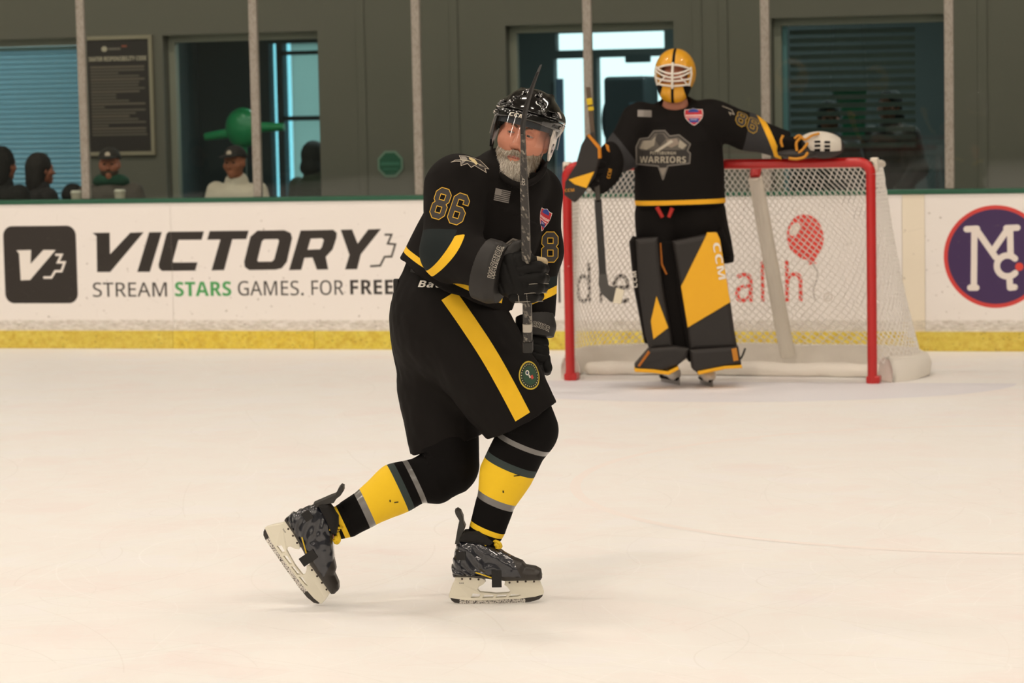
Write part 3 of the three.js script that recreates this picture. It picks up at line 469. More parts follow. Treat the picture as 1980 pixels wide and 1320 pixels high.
// ---- body under the kit: one continuous figure
{
  const trunk = fSections([{ c: Sk.pelvis, rx: 0.15, rz: 0.115, R: [0.9, -0.4, 0] }, { c: [-0.1419,1.1321,-8.99], rx: 0.14, rz: 0.105 }, { c: [-0.0462,1.3212,-8.97], rx: 0.15, rz: 0.11 }, { c: [0.0021,1.4066,-8.96], rx: 0.09, rz: 0.07 }]);
  const bones = [[Sk.rSho, Sk.rElb, 0.055, 0.042], [Sk.rElb, Sk.rWri, 0.042, 0.03], [Sk.lSho, Sk.lElb, 0.05, 0.04], [Sk.lElb, Sk.lWri, 0.04, 0.03], [Sk.rHip, Sk.rKnee, 0.085, 0.055], [Sk.rKnee, Sk.rAnk, 0.052, 0.03], [Sk.lHip, Sk.lKnee, 0.085, 0.055], [Sk.lKnee, Sk.lAnk, 0.052, 0.03], [Sk.rAnk, [-0.0758,0.1134,-8.9], 0.026, 0.018], [Sk.lAnk, [-0.6933,0.1592,-8.91], 0.024, 0.018], [Sk.rWri, [0.0209,1.1234,-8.57], 0.03, 0.028], [Sk.lWri, [0.0792,0.8522,-8.96], 0.03, 0.028], [Sk.neck, [0.0576,1.5172,-8.955], 0.058, 0.055]].map((b) => fCone(...b));
  const f = (x, y, z) => { let d = trunk(x, y, z); for (const b of bones) d = smin(d, b(x, y, z), 0.04); return d; };
  const [lo, hi] = bounds(Object.values(Sk).concat([[-0.0239,0.1123,-8.9], [-0.6727,0.1255,-8.9]]), 0.2), head = inHead(fHead), neckF = fCone(Sk.neck, [0.054,1.5087,-8.955], 0.06, 0.056);
  const hg = meshField((x, y, z) => smin(head(x, y, z), neckF(x, y, z), 0.03), ...bounds([hc, Sk.neck], 0.17), 0.0023);
  const body = wpart(skater, 'body', merge([meshField(f, lo, hi, 0.016), hg]), skin);
  eyes(body, hc, hR, hU, hN, -0.002);
  const browM = mat('#6a5140', 0.9);
  for (const s of [-1, 1]) wpart(body, 'eyebrow', placeLocal(tube([[s * 0.012, 0.016, 0.0905], [s * 0.028, 0.0235, 0.0865], [s * 0.048, 0.0175, 0.074]], 0.0038, 10, 6), hc, hR, hU, hN), browM);
  // lips
  wpart(body, 'lips', placeLocal(tube([[-0.022, -0.0815, 0.0875], [-0.008, -0.079, 0.0962], [0, -0.0798, 0.097], [0.008, -0.079, 0.0962], [0.022, -0.0815, 0.0875]], 0.0048, 12, 6), hc, hR, hU, hN), mat('#a8574c', 0.5));
  // beard: grey shell with loose hairs
  const bp = [fEll([0, -0.055, 0.018], [0.0705, 0.08, 0.0765]), fEll([0, -0.122, 0.06], [0.05, 0.042, 0.042]), fEll([0, -0.0805, 0.1], [0.023, 0.0085, 0.04]), fCone([0.005, -0.0625, 0.1], [0.032, -0.078, 0.085], 0.007, 0.0075)];
  const beardL = (x, y, z) => {
    const ax = Math.abs(x); let d = bp[0](x, y, z);
    d = smin(d, bp[1](x, y, z), 0.03);
    d = smax(d, y + 0.066 - Math.max(0, ax - 0.03) * 0.35 - Math.max(0, ax - 0.05) * 3.2, 0.012);
    d = smax(d, -bp[2](x, y, z), 0.006);
    d = smin(d, bp[3](ax, y, z), 0.008);
    return d + 0.0022 * noise3(x * 160, y * 60, z * 160) + 0.0015 * noise3(x * 330, y * 120, z * 330);
  };
  const bg = meshField(beardL, [-0.1, -0.19, -0.08], [0.1, 0.03, 0.14], 0.003), bm = mat('#9a9082', 0.9), beard = wpart(body, 'beard', placeLocal(bg.clone(), hc, hR, hU, hN), bm, 'trimmed grey beard');
  const hair = { a: [], b: [] }, P = bg.attributes.position, Nn = bg.attributes.normal, strand = new THREE.ConeGeometry(0.0006, 0.014, 3, 1, true).translate(0, 0.007, 0);
  for (let i = 0; i < 11000; i++) {
    const k = Math.floor(rnd() * P.count), p = [P.getX(k), P.getY(k), P.getZ(k)], n = [Nn.getX(k), Nn.getY(k), Nn.getZ(k)]; if (p[2] < -0.03 || (Math.abs(p[0]) < 0.024 && p[1] > -0.091 && p[1] < -0.072)) continue;
    const d = norm([n[0] * 0.3 + (rnd() - 0.5) * 0.36, n[1] * 0.2 - 0.9, n[2] * 0.3 + (rnd() - 0.5) * 0.3]), g = strand.clone(); const l = 0.7 + rnd() * 0.8; g.scale(1, l, 1); g.applyQuaternion(new THREE.Quaternion().setFromUnitVectors(new THREE.Vector3(0, 1, 0), V(d))); g.translate(p[0], p[1], p[2]);
    const pale = p[1] < -0.085 && Math.abs(p[0]) < 0.055 ? 0.85 : 0.35; (rnd() < pale ? hair.a : hair.b).push(g);
  }
  for (const [l, c] of [[hair.a, '#e0d8cb'], [hair.b, '#8f7f6c']]) { const o = wpart(beard, 'beard_hair', placeLocal(merge(l), hc, hR, hU, hN), mat(c, 0.8)); o.userData.kind = 'stuff'; }
}

// ---- jersey
const prints = {};
const axisT = norm(sub([0.0114,1.4411,-8.95], [-0.1868,1.0469,-8.98]));
const fTorso = fSections([{ c: [-0.199,1.0243,-8.96], rx: 0.212, rz: 0.2, R: [0.88, -0.47, 0] }, { c: [-0.1502,1.1334,-8.97], rx: 0.2, rz: 0.175 }, { c: [-0.0924,1.2532,-8.97], rx: 0.195, rz: 0.165 }, { c: [-0.0456,1.3471,-8.97], rx: 0.185, rz: 0.15 }, { c: [-0.0029,1.4153,-8.96], rx: 0.12, rz: 0.1 }]);
const yoke = [fCone([0.0281,1.4147,-8.96], Sk.rSho, 0.075, 0.1), fCone([0.0281,1.4147,-8.96], Sk.lSho, 0.075, 0.09)];
const join = (k, ...fs) => (x, y, z) => { let d = fs[0](x, y, z); for (let i = 1; i < fs.length; i++) d = smin(d, fs[i](x, y, z), k); return d; };
const fRArm = join(0.05, fCone([-0.1668,1.3924,-8.86], [-0.1924,1.1981,-8.74], 0.112, 0.094), fCone([-0.1925,1.1818,-8.73], [-0.0483,1.1355,-8.585], 0.086, 0.074));
const fLArm = join(0.05, fCone(Sk.lSho, [0.1022,1.1657,-9.08], 0.09, 0.068), fCone([0.1022,1.1657,-9.08], [0.0919,0.9495,-9], 0.066, 0.05));
const hemT = fPlane([-0.1864,1.066,-8.98], mul(axisT, -1)), cuffR = fPlane([-0.0417,1.1323,-8.58], sub(Sk.rWri, Sk.rElb)), cuffL = fPlane([0.0954,0.9494,-9], [0, -1, 0.05]), neckCut = fSphere([0.0394,1.4716,-8.94], 0.075);
const fJersey = (x, y, z) => {
  let t = fTorso(x, y, z); for (const k of yoke) t = smin(t, k(x, y, z), 0.05); t = smax(t, hemT(x, y, z), 0.006); t = smax(t, -neckCut(x, y, z), 0.01);
  const a = smax(fRArm(x, y, z), cuffR(x, y, z), 0.006), b = smax(fLArm(x, y, z), cuffL(x, y, z), 0.006);
  return smin(smin(t, a, 0.014), b, 0.016) + fold(x, y, z, 9, 0.006) + 0.004 * Math.sin((x * 0.5 - y) * 42 + 3 * noise3(x * 5, y * 5, z * 5)) * clamp(noise3(x * 4 + 3, y * 4, z * 4) + 0.2, 0, 1);
};
{
  const [lo, hi] = bounds([[-0.3758,0.9701,-8.9], [0.1976,1.5203,-9.15], Sk.rElb, Sk.rWri, [-0.1419,1.2541,-8.6]], 0.1);
  let g = meshField(fJersey, lo, hi, 0.0075);
  const armR = (x, y, z) => Math.min(fTorso(x, y, z) - fRArm(x, y, z), 0.02), armL = (x, y, z) => Math.min(fTorso(x, y, z) - fLArm(x, y, z), 0.02);
  const yn = norm([0.83, -0.56, -0.2]), y0 = fPlane([-0.2313,1.1697,-8.66], yn), y1 = fPlane([-0.2012,1.1647,-8.65], norm([0.83, -0.55, -0.2])), t0 = fPlane([-0.2003,1.2573,-8.7], [-0.12, -0.98, 0.2]), yTop = fPlane([-0.1764,1.2437,-8.66], [0.15, -1, 0]);
  const yl0 = fPlane([0.1141,1.0374,-8.98], [0.35, -0.94, 0]), yl1 = fPlane([0.1119,1.0097,-8.98], [0.35, -0.94, 0]), tl0 = fPlane([0.1257,1.081,-9], [0.15, -1, 0]);
  const jersey = new THREE.Group(); jersey.name = 'jersey'; skater.add(jersey); origin.set(jersey, [0, 0, 0]);
  let yR, tR, yL, tL, hem; const hemEnd = fPlane([-0.0353,0.988,-8.8], [-1, 0.2, 0]);
  [g, yR] = cutSurface(g, (x, y, z) => Math.min(y0(x, y, z), -y1(x, y, z), yTop(x, y, z), armR(x, y, z)));
  [g, tR] = cutSurface(g, (x, y, z) => Math.min(t0(x, y, z), -y0(x, y, z), armR(x, y, z)));
  [g, yL] = cutSurface(g, (x, y, z) => Math.min(yl0(x, y, z), -yl1(x, y, z), armL(x, y, z)));
  [g, tL] = cutSurface(g, (x, y, z) => Math.min(tl0(x, y, z), -yl0(x, y, z), armL(x, y, z)));
  [g, hem] = cutSurface(g, (x, y, z) => { const h = -hemT(x, y, z); return Math.min(h - 0.027, 0.046 - h, hemEnd(x, y, z), -armR(x, y, z) + 0.004, -armL(x, y, z) + 0.004); });
  wpart(jersey, 'jersey_cloth', g, cloth.black); wpart(jersey, 'sleeve_stripe', yR, cloth.yellow); wpart(jersey, 'sleeve_band', tR, cloth.teal); wpart(jersey, 'sleeve_stripe', yL, cloth.yellow); wpart(jersey, 'sleeve_band', tL, cloth.teal); wpart(jersey, 'hem_stripe', hem, cloth.yellow);
  // collar
  wpart(jersey, 'collar', tube([[-0.0428,1.4642,-8.88], [-0.0147,1.419,-8.83], [0.0323,1.3963,-8.82], [0.0871,1.4113,-8.85], [0.1178,1.4533,-8.92], [0.0814,1.485,-9], [0.0038,1.4918,-9]], 0.011, 40, 8, true), cloth.black);
  // block numerals with a yellow outline
  const numeral = (txt, w, h) => {
    const [c, q] = canvas(w, h); q.clearRect(0, 0, w, h); const n = txt.length, cw = w / n;
    for (let k = 0; k < n; k++) {
      q.save(); q.translate(k * cw + cw * 0.08, h * 0.05); q.scale(cw * 0.84 / 60, h * 0.9 / 100); q.beginPath();
      const P = (a) => { a.forEach((p, i) => (i ? q.lineTo(...p) : q.moveTo(...p))); q.closePath(); };
      if (txt[k] === '8') { P([[16, 0], [44, 0], [60, 16], [60, 40], [52, 48], [60, 56], [60, 84], [44, 100], [16, 100], [0, 84], [0, 56], [8, 48], [0, 40], [0, 16]]); P([[20, 20], [40, 20], [40, 38], [20, 38]]); P([[20, 60], [40, 60], [40, 80], [20, 80]]); }
      else { P([[16, 0], [44, 0], [60, 16], [60, 32], [40, 32], [40, 20], [20, 20], [20, 42], [44, 42], [60, 56], [60, 84], [44, 100], [16, 100], [0, 84], [0, 16]]); P([[20, 60], [40, 60], [40, 80], [20, 80]]); }
      q.fillStyle = '#35302d'; q.fill('evenodd'); q.strokeStyle = '#d9ab2c'; q.lineWidth = 2.6; q.lineJoin = 'miter'; q.stroke(); q.restore();
    }
    return c;
  };
  wpart(jersey, 'sleeve_number', patch(fJersey, [-0.193,1.3323,-8.75], [0.02, -0.1, -1], [0.32, 0.95, 0], 0.124, 0.116, 0.0016, 30, 26), printMat(numeral('86', 300, 256)), 'charcoal number 86 with yellow outline');
  wpart(jersey, 'sleeve_number', patch(fJersey, [0.1411,1.1824,-8.98], [-0.3, 0, -1], [0.05, 1, 0], 0.074, 0.112, 0.0016, 24, 24), printMat(numeral('8', 200, 256)), 'charcoal number 8 with yellow outline');
  // shoulder crest: silver pennant shape with a gold heart
  { const [c, q] = canvas(256, 128); q.translate(0, 4); const S = (pts, f, s) => { q.beginPath(); pts.forEach((p, i) => (i ? q.lineTo(...p) : q.moveTo(...p))); q.closePath(); if (f) { q.fillStyle = f; q.fill(); } if (s) { q.strokeStyle = s; q.lineWidth = 5; q.stroke(); } };
    S([[6, 82], [30, 64], [70, 58], [48, 14], [100, 8], [180, 6], [250, 72], [226, 76], [240, 110], [160, 78], [142, 104], [116, 80], [76, 108], [70, 74], [40, 74]], '#26211f', '#bdb3a4'); S([[60, 22], [92, 16], [110, 40], [96, 70], [80, 96], [74, 60]], '#8f8880'); S([[112, 14], [150, 16], [176, 50], [170, 72], [146, 52], [118, 34]], '#d8c590'); S([[190, 48], [236, 66], [186, 70]], '#7f7870'); S([[40, 66], [110, 50], [200, 52], [200, 56], [110, 56]], '#d8ccb0');
    wpart(jersey, 'shoulder_crest', patch(fJersey, [-0.1263,1.4797,-8.78], [0.1, -0.35, -1], [0.08, 1, 0], 0.12, 0.058, 0.0016, 24, 14), printMat(c), 'silver and gold shoulder crest'); }
  // grey flag
  { const [c, q] = canvas(160, 120); q.fillStyle = '#2f2b29'; q.fillRect(0, 0, 160, 120); q.fillStyle = '#8b8580'; for (let i = 0; i < 7; i++) q.fillRect(0, i * 18.4, 160, 9.2); q.fillStyle = '#8b8580'; q.fillRect(0, 0, 68, 62); q.fillStyle = '#39332f'; for (let j = 0; j < 6; j++) for (let i = 0; i < 7; i++) { q.beginPath(); q.arc(6 + i * 9.5, 6 + j * 10, 2, 0, 6.3); q.fill(); }
    wpart(jersey, 'flag_patch', patch(fJersey, [-0.0225,1.3659,-8.8], [0, -0.1, -1], [0.2, 1, 0], 0.05, 0.04), new THREE.MeshStandardMaterial({ map: tex(c), roughness: 0.8, side: THREE.DoubleSide }), 'grey flag patch'); }
  // shield patch
  const shield = () => { const [c, q] = canvas(192, 256); q.beginPath(); q.moveTo(96, 4); q.quadraticCurveTo(130, 26, 178, 22); q.quadraticCurveTo(196, 120, 150, 190); q.quadraticCurveTo(120, 236, 96, 252); q.quadraticCurveTo(70, 236, 42, 190); q.quadraticCurveTo(-4, 120, 14, 22); q.quadraticCurveTo(62, 26, 96, 4); q.fillStyle = '#b9232f'; q.fill(); q.strokeStyle = '#e5ddd5'; q.lineWidth = 7; q.stroke(); q.save(); q.clip(); q.fillStyle = '#27408f'; q.beginPath(); q.arc(96, 60, 52, 3.14, 0); q.fill(); q.fillStyle = '#27408f'; q.fillRect(50, 150, 92, 60); q.fillStyle = '#b9232f'; q.fillRect(0, 84, 192, 48); q.fillStyle = '#f0e9e2'; q.font = 'bold 38px sans-serif'; q.textAlign = 'center'; q.save(); q.translate(96, 122); q.scale(0.92, 1); q.fillText('WARRIOR', 0, 0); q.restore(); q.fillRect(30, 136, 132, 7); q.font = 'bold 17px sans-serif'; q.fillText('HOCKEY', 96, 176); q.restore(); return c; };
  wpart(jersey, 'shield_patch', patch(fJersey, [0.1182,1.2757,-8.95], [-0.25, -0.05, -1], [0.42, 0.9, 0], 0.056, 0.082), printMat(shield()), 'red, white and blue shield patch');
  // chest crest, mostly hidden by the glove
  const crest = () => { const [c, q] = canvas(320, 288); const S = (pts, f, s, w = 6) => { q.beginPath(); pts.forEach((p, i) => (i ? q.lineTo(...p) : q.moveTo(...p))); q.closePath(); if (f) { q.fillStyle = f; q.fill(); } if (s) { q.strokeStyle = s; q.lineWidth = w; q.lineJoin = 'round'; q.stroke(); } };
    S([[8, 100], [30, 56], [80, 50], [110, 12], [170, 10], [196, 40], [250, 34], [312, 84], [296, 120], [312, 136], [308, 190], [186, 204], [160, 280], [134, 206], [12, 196]], '#2c2825', '#6f6962', 8); S([[20, 104], [40, 64], [84, 60], [114, 24], [166, 22], [192, 52], [246, 46], [296, 88], [280, 116], [40, 120]], '#5d574f'); S([[30, 108], [50, 66], [96, 64], [120, 40], [112, 92], [70, 116]], '#9a9182'); S([[116, 60], [130, 26], [160, 28], [176, 56], [140, 96]], '#3a3531'); S([[180, 62], [236, 52], [250, 84], [206, 104], [186, 96]], '#8d7f72'); S([[252, 60], [292, 90], [268, 112], [244, 100]], '#a39a8a'); S([[112, 124], [204, 60], [216, 72], [134, 126]], '#b9b0a0'); S([[140, 216], [180, 214], [160, 264]], '#877f74');
    q.fillStyle = '#aaa18f'; q.textAlign = 'center'; q.font = 'bold 24px sans-serif'; q.fillText('PITTSBURGH', 160, 142); q.font = 'bold 48px sans-serif'; q.save(); q.translate(160, 188); q.scale(1.05, 1); q.fillText('WARRIORS', 0, 0); q.restore(); return c; };
  Object.assign(prints, { crest, shield, numeral });
  wpart(jersey, 'chest_crest', patch((x, y, z) => fTorso(x, y, z) - 0.005, [-0.0036,1.1267,-8.8], [-0.05, 0, -1], [0.42, 0.9, 0], 0.17, 0.2, 0.0015, 9, 9), printMat(crest()), 'grey chest crest behind the glove');
}

// ---- padded pants
const fPants = (() => {
  const near = fSections([{ c: [-0.2014,0.9966,-8.96], rx: 0.165, rz: 0.14, R: [0.85, 0.5, 0] }, { c: [-0.1343,0.8653,-8.9], rx: 0.165, rz: 0.155 }, { c: [-0.0508,0.7399,-8.86], rx: 0.15, rz: 0.145 }, { c: [0.0355,0.5968,-8.86], rx: 0.128, rz: 0.13 }]);
  const far = fSections([{ c: [-0.2467,0.9376,-9.06], rx: 0.15, rz: 0.14, R: [1, 0, 0] }, { c: [-0.2516,0.7181,-9.06], rx: 0.138, rz: 0.14 }, { c: [-0.2246,0.4832,-9.03], rx: 0.125, rz: 0.125 }]);
  const pel = fEll([-0.2281,0.9246,-9], [0.178, 0.2, 0.205]), waist = fSections([{ c: [-0.219,1.0201,-9], rx: 0.165, rz: 0.155, R: [0.95, -0.3, 0] }, { c: [-0.1786,1.1155,-8.99], rx: 0.165, rz: 0.14 }]);
  const h1 = fPlane([0.0239,0.6177,-8.86], norm(sub([0.0239,0.6177,-8.86], [-0.1246,0.8944,-8.86]))), h2 = fPlane([-0.2255,0.522,-9.03], norm([0.25, -1, 0]));
  return (x, y, z) => {
    const a = smax(near(x, y, z), h1(x, y, z), 0.003), b = smax(far(x, y, z), h2(x, y, z), 0.003);
    return smin(smin(smin(pel(x, y, z), waist(x, y, z), 0.06), a, 0.05), b, 0.05) + fold(x, y, z, 7, 0.0045) + 0.002 * noise3(x * 40, y * 26, z * 40);
  };
})();
{
  const pants = new THREE.Group(); pants.name = 'hockey_pants'; skater.add(pants); origin.set(pants, [0, 0, 0]);
  wpart(pants, 'pants_cloth', meshField(fPants, ...bounds([[-0.4281,1.1434,-9.2], [0.1522,0.5125,-8.68]], 0.04), 0.007), cloth.pants);
  // side stripe, a strip sewn down the thigh
  const dn = norm(sub([0.0321,0.6464,-8.7], [-0.2027,1.0425,-8.75]));
  wpart(pants, 'side_stripe', patch(fPants, [-0.0801,0.8463,-8.72], [0.0, 0, -1], mul(dn, -1), 0.056, 0.4603, 0.002, 10, 60, (a, b) => [a + 0.012 * Math.cos(b * 7) - 0.008, b]), cloth.yellow);
  { const [c, q] = canvas(320, 96); q.fillStyle = '#f1ebe0'; q.font = 'bold 92px sans-serif'; q.transform(1, 0, -0.22, 1, 22, 0); const w = q.measureText('BaUeR').width; q.scale(290 / w, 1); q.fillText('BaUeR', 0, 80);
    wpart(pants, 'waist_lettering', patch(fPants, [-0.2357,1.0753,-8.75], [0.05, 0, -1], [0.03, 1, 0], 0.165, 0.031, 0.0016, 24, 8), printMat(c), 'white lettering on the waistband'); }
  { const [c, q] = canvas(256, 256); const D = (r, f) => { q.fillStyle = f; q.beginPath(); q.arc(128, 128, r, 0, 6.3); q.fill(); }; D(127, '#cdb23a'); D(114, '#1c2a20'); D(84, '#2c4a36'); q.fillStyle = '#d9cf9a'; for (let i = 0; i < 26; i++) { const a = i / 26 * 6.283; q.beginPath(); q.arc(128 + 99 * Math.cos(a), 128 + 99 * Math.sin(a), 5, 0, 6.3); q.fill(); } q.fillStyle = '#e6e0d2'; q.beginPath(); q.arc(112, 92, 24, 0, 6.3); q.fill(); q.fillStyle = '#2c3b57'; q.beginPath(); q.arc(112, 92, 13, 0, 6.3); q.fill(); q.fillStyle = '#c4483c'; q.fillRect(128, 136, 30, 34); q.fillStyle = '#d8d2c4'; q.fillRect(112, 118, 16, 30);
    wpart(pants, 'round_patch', patch(fPants, [0.0686,0.7736,-8.74], [-0.55, 0.1, -1], [-0.35, 0.95, 0.1], 0.094, 0.088, 0.002, 20, 20), printMat(c), 'round green patch with a yellow rim'); }
  wpart(pants, 'waist_belt', patch(fPants, [-0.2803,1.1119,-8.8], [0.25, 0, -1], [0.1, 1, 0], 0.16, 0.012, 0.003, 24, 3), mat('#0f0d0c', 0.6));
  wpart(pants, 'buckle', new RoundedBoxGeometry(0.018, 0.045, 0.03, 2, 0.004).translate(...[-0.3837,1.0648,-8.98]), mat('#1a1817', 0.5));
}

// ---- socks over shin pads
function sock(knee, ank, list, cutTop, bandPts, R) {
  const f0 = fSections(list), ax = norm(sub(ank, knee)), f = (x, y, z) => smax(f0(x, y, z), cutTop(x, y, z), 0.01) + fold(x, y, z, 12, 0.0022);
  const g0 = new THREE.Group(); g0.name = 'sock'; skater.add(g0); origin.set(g0, [0, 0, 0]);
  const g = meshField(f, ...bounds(list.map((s) => s.c), 0.13), 0.0055), M = [cloth.sock, cloth.tape, cloth.sock, cloth.sockTeal, cloth.sockYellow, cloth.tape, cloth.sock, cloth.sockYellow, cloth.sock], nm = ['knee_cover', 'sock_tape', 'sock_cloth', 'sock_stripe', 'sock_panel', 'sock_tape', 'sock_cloth', 'sock_cuff', 'sock_liner'];
  const t = (x, y, z) => dot(sub([x, y, z], knee), ax);
  bands(g, bandPts.tilt ? (x, y, z) => t(x, y, z) + bandPts.tilt(x, y, z) : t, bandPts.map((p) => (Array.isArray(p) ? t(...p) : p))).forEach((b, i) => wpart(g0, nm[i], b, M[i]));
  return [g0, f];
}
{
  // leading leg
  const knee = [0.0526,0.5918,-8.87], ank = [-0.1171,0.2087,-8.9];
  const L = [{ c: [0.0213,0.6546,-8.87], rx: 0.1, rz: 0.1, R: [0.9, -0.4, 0] }, { c: [0.049,0.5815,-8.87], rx: 0.1, rz: 0.098 }, { c: [0.0152,0.5227,-8.875], rx: 0.089, rz: 0.085 }, { c: [-0.0296,0.4321,-8.885], rx: 0.09, rz: 0.078 }, { c: [-0.066,0.3382,-8.89], rx: 0.066, rz: 0.062 }, { c: [-0.0919,0.2578,-8.895], rx: 0.062, rz: 0.05 }, { c: [-0.1101,0.2155,-8.9], rx: 0.056, rz: 0.044 }];
  const [s1, f1] = sock(knee, ank, L, fPlane([0.0134,0.6893,-8.87], [0, 1, 0]), [[0.0206,0.5493,-8.8], [0.0151,0.5322,-8.8], [-0.0132,0.4795,-8.8], [-0.0222,0.4557,-8.8], [-0.0568,0.3513,-8.8], [-0.0675,0.3309,-8.8], [-0.0998,0.2539,-8.8], [-0.107,0.2368,-8.8]]);
  // trailing leg
  const k2 = [-0.2144,0.4429,-9], a2 = [-0.5987,0.2751,-8.94];
  const L2 = [{ c: [-0.2302,0.5374,-9.02], rx: 0.112, rz: 0.11, R: [0.6, 0.8, 0] }, { c: [-0.2246,0.4555,-9], rx: 0.108, rz: 0.105 }, { c: [-0.274,0.4156,-8.99], rx: 0.094, rz: 0.09, R: [0.42, 0.9, 0] }, { c: [-0.3297,0.4041,-8.98], rx: 0.078, rz: 0.078 }, { c: [-0.3996,0.3806,-8.97], rx: 0.088, rz: 0.078 }, { c: [-0.5045,0.3172,-8.95], rx: 0.066, rz: 0.062 }, { c: [-0.5641,0.2841,-8.945], rx: 0.062, rz: 0.05 }, { c: [-0.5915,0.2757,-8.935], rx: 0.057, rz: 0.044 }];
  const [s2, f2] = sock(k2, a2, L2, fPlane([-0.2296,0.5638,-9.02], [0, 1, 0]), [[-0.3233,0.4186,-8.9], [-0.339,0.412,-8.9], [-0.3652,0.3986,-8.9], [-0.3878,0.3921,-8.9], [-0.4911,0.3314,-8.9], [-0.5121,0.3214,-8.9], [-0.5769,0.2878,-8.9], [-0.5926,0.2812,-8.9]]);
  // puck marks on the yellow panels
  const mk = mat('#3a3113', 0.9); for (const [f, p, w, h] of [[f1, [0.0078,0.4397,-8.7], 0.022, 0.004], [f1, [-0.0388,0.3862,-8.7], 0.005, 0.008], [f2, [-0.3968,0.3462,-8.8], 0.014, 0.004], [f2, [-0.4171,0.3517,-8.8], 0.004, 0.008]]) wpart(f === f1 ? s1 : s2, 'scuff_mark', patch(f, p, [0, 0, -1], [-0.1, 1, 0], w, h, 0.0015, 6, 3), mk);
}

// ---- skates
const bootM = mat('#0f121d', 0.3, { physical: true, clearcoat: 1, clearcoatRoughness: 0.05 }), soleM = mat('#28231f', 0.45), feltM = mat('#141211', 0.9), holderM = mat('#e6e1cf', 0.38), steelM = mat('#8f8d8a', 0.3, { metalness: 0.9 }), laceM = mat('#e0bb1e', 0.7), strapM = mat('#161413', 0.7), rivetM = mat('#3b2c20', 0.5);
const zm = (a, b) => [(a - 630) / 3646, (1230 - b) / 3646];           // skate drawing units to metres
function skate(o, F, U, wearer, mats = {}) {
  const S = norm(cross(F, U)), g = new THREE.Group(); g.name = 'skate'; wearer.add(g); origin.set(g, [0, 0, 0]);
  const put = (geo) => placeLocal(geo, o, F, U, S), put3 = (p) => add(o, add(mul(F, p[0]), add(mul(U, p[1]), mul(S, p[2] || 0))));
  // boot: outline with a rounded width, wrinkled clear guard over the quarter
  const out = [[100, 850], [112, 892], [300, 895], [520, 914], [740, 944], [1175, 938], [1196, 905], [1182, 825], [1120, 788], [1000, 765], [960, 715], [860, 672], [760, 612], [660, 548], [580, 508], [520, 470], [470, 425], [300, 405], [185, 430], [160, 460], [150, 540], [116, 660], [100, 760]].map((p) => zm(...p));
  const w = (a, b) => 0.048 + 0.006 * clamp(a * 6, -1, 1) - 0.06 * clamp(b - 0.16, 0, 0.1), base = fProfile(o, F, U, out, w, 0.03);
  const loc = (x, y, z) => { const p = [x - o[0], y - o[1], z - o[2]]; return [dot(p, F), dot(p, U), dot(p, S)]; };
  const upper = (x, y, z) => { const [a, b, c] = loc(x, y, z); return base(x, y, z) + 0.003 * Math.sin((a * 0.8 + b * 0.9) * 170 + 5 * noise3(a * 24, b * 24, c * 24)) * clamp(0.6 + noise3(a * 18 + 3, b * 18, c * 8), 0, 1) + 0.0012 * noise3(a * 55, b * 55, c * 40); };
  const [lo, hi] = bounds([put3([-0.17, 0.05, -0.06]), put3([0.17, 0.05, 0.06]), put3([-0.17, 0.24, 0.06]), put3([0.17, 0.24, -0.06])], 0.015);
  const whole = meshField(upper, lo, hi, 0.0038), toe = (x, y, z) => { const [a, b] = loc(x, y, z); return Math.min(a - 0.075 - (0.118 - b) * 0.5, 0.2) ; }, sole = (x, y, z) => { const [a, b] = loc(x, y, z); return 0.099 + (a < 0 ? -0.03 * a : 0) - 0.06 * clamp(a, 0, 0.2) - b; };
  const smooth = meshField(base, lo, hi, 0.0042), lower = (x, y, z) => Math.max(toe(x, y, z), sole(x, y, z));
  const [shell] = cutSurface(whole, lower), [, low] = cutSurface(smooth, lower);
  wpart(g, 'boot_shell', shell, bootM, 'glossy dark navy boot under a clear guard'); wpart(g, 'toe_cap', low, soleM);
  // felt collar, tendon guard, laces, straps
  wpart(g, 'ankle_collar', meshField(fProfile(o, F, U, [[190, 440], [205, 395], [262, 330], [440, 315], [530, 375], [610, 465], [560, 500], [400, 470]].map((p) => zm(...p)), 0.052, 0.02), lo, add(hi, [0.05, 0.05, 0.05]), 0.0045), feltM);
  const gs = outlineShape([[150, 470], [165, 400], [190, 270], [210, 190], [165, 110], [158, 75], [180, 62], [215, 85], [242, 150], [246, 215], [268, 270], [215, 395], [200, 470]].map((p) => zm(...p))), tg = new THREE.ExtrudeGeometry(gs, { depth: 0.05, bevelEnabled: true, bevelSize: 0.002, bevelThickness: 0.008, bevelSegments: 3, curveSegments: 6 }); tg.translate(0, 0, -0.025); wpart(g, 'tendon_guard', put(tg), mat('#2b2926', 0.45));
  for (const [a, b] of [[545, 400], [548, 455]]) { const [x, y] = zm(a, b), l = tube([[x - 0.012, y - 0.012, 0.034], [x + 0.006, y + 0.004, 0.024], [x + 0.012, y + 0.01, 0], [x + 0.006, y + 0.004, -0.024]].map((p) => p), 0.0042, 12, 6); wpart(g, 'lace', put(l), laceM); }
  { const [x, y] = zm(640, 485); wpart(g, 'lace_knot', put(merge([tube([[x - 0.01, y + 0.012, 0.02], [x + 0.012, y + 0.004, 0.03], [x + 0.016, y - 0.012, 0.022], [x, y - 0.01, 0.03]], 0.0058, 16, 6), new THREE.SphereGeometry(0.011, 10, 8).scale(1.2, 0.9, 1).translate(x + 0.006, y - 0.002, 0.022)])), laceM); }
  const strapR = (pts, name, m) => { const [x0, y0] = zm(...pts[0]), [x1, y1] = zm(...pts[1]), q = []; const c = [(x0 + x1) / 2, (y0 + y1) / 2]; wpart(g, name, put(box(Math.hypot(x1 - x0, y1 - y0), pts[2] / 3646, 0.004, 0, 0, 0, 0.0015).rotateZ(Math.atan2(y1 - y0, x1 - x0)).translate(c[0], c[1], pts[3])), m); };
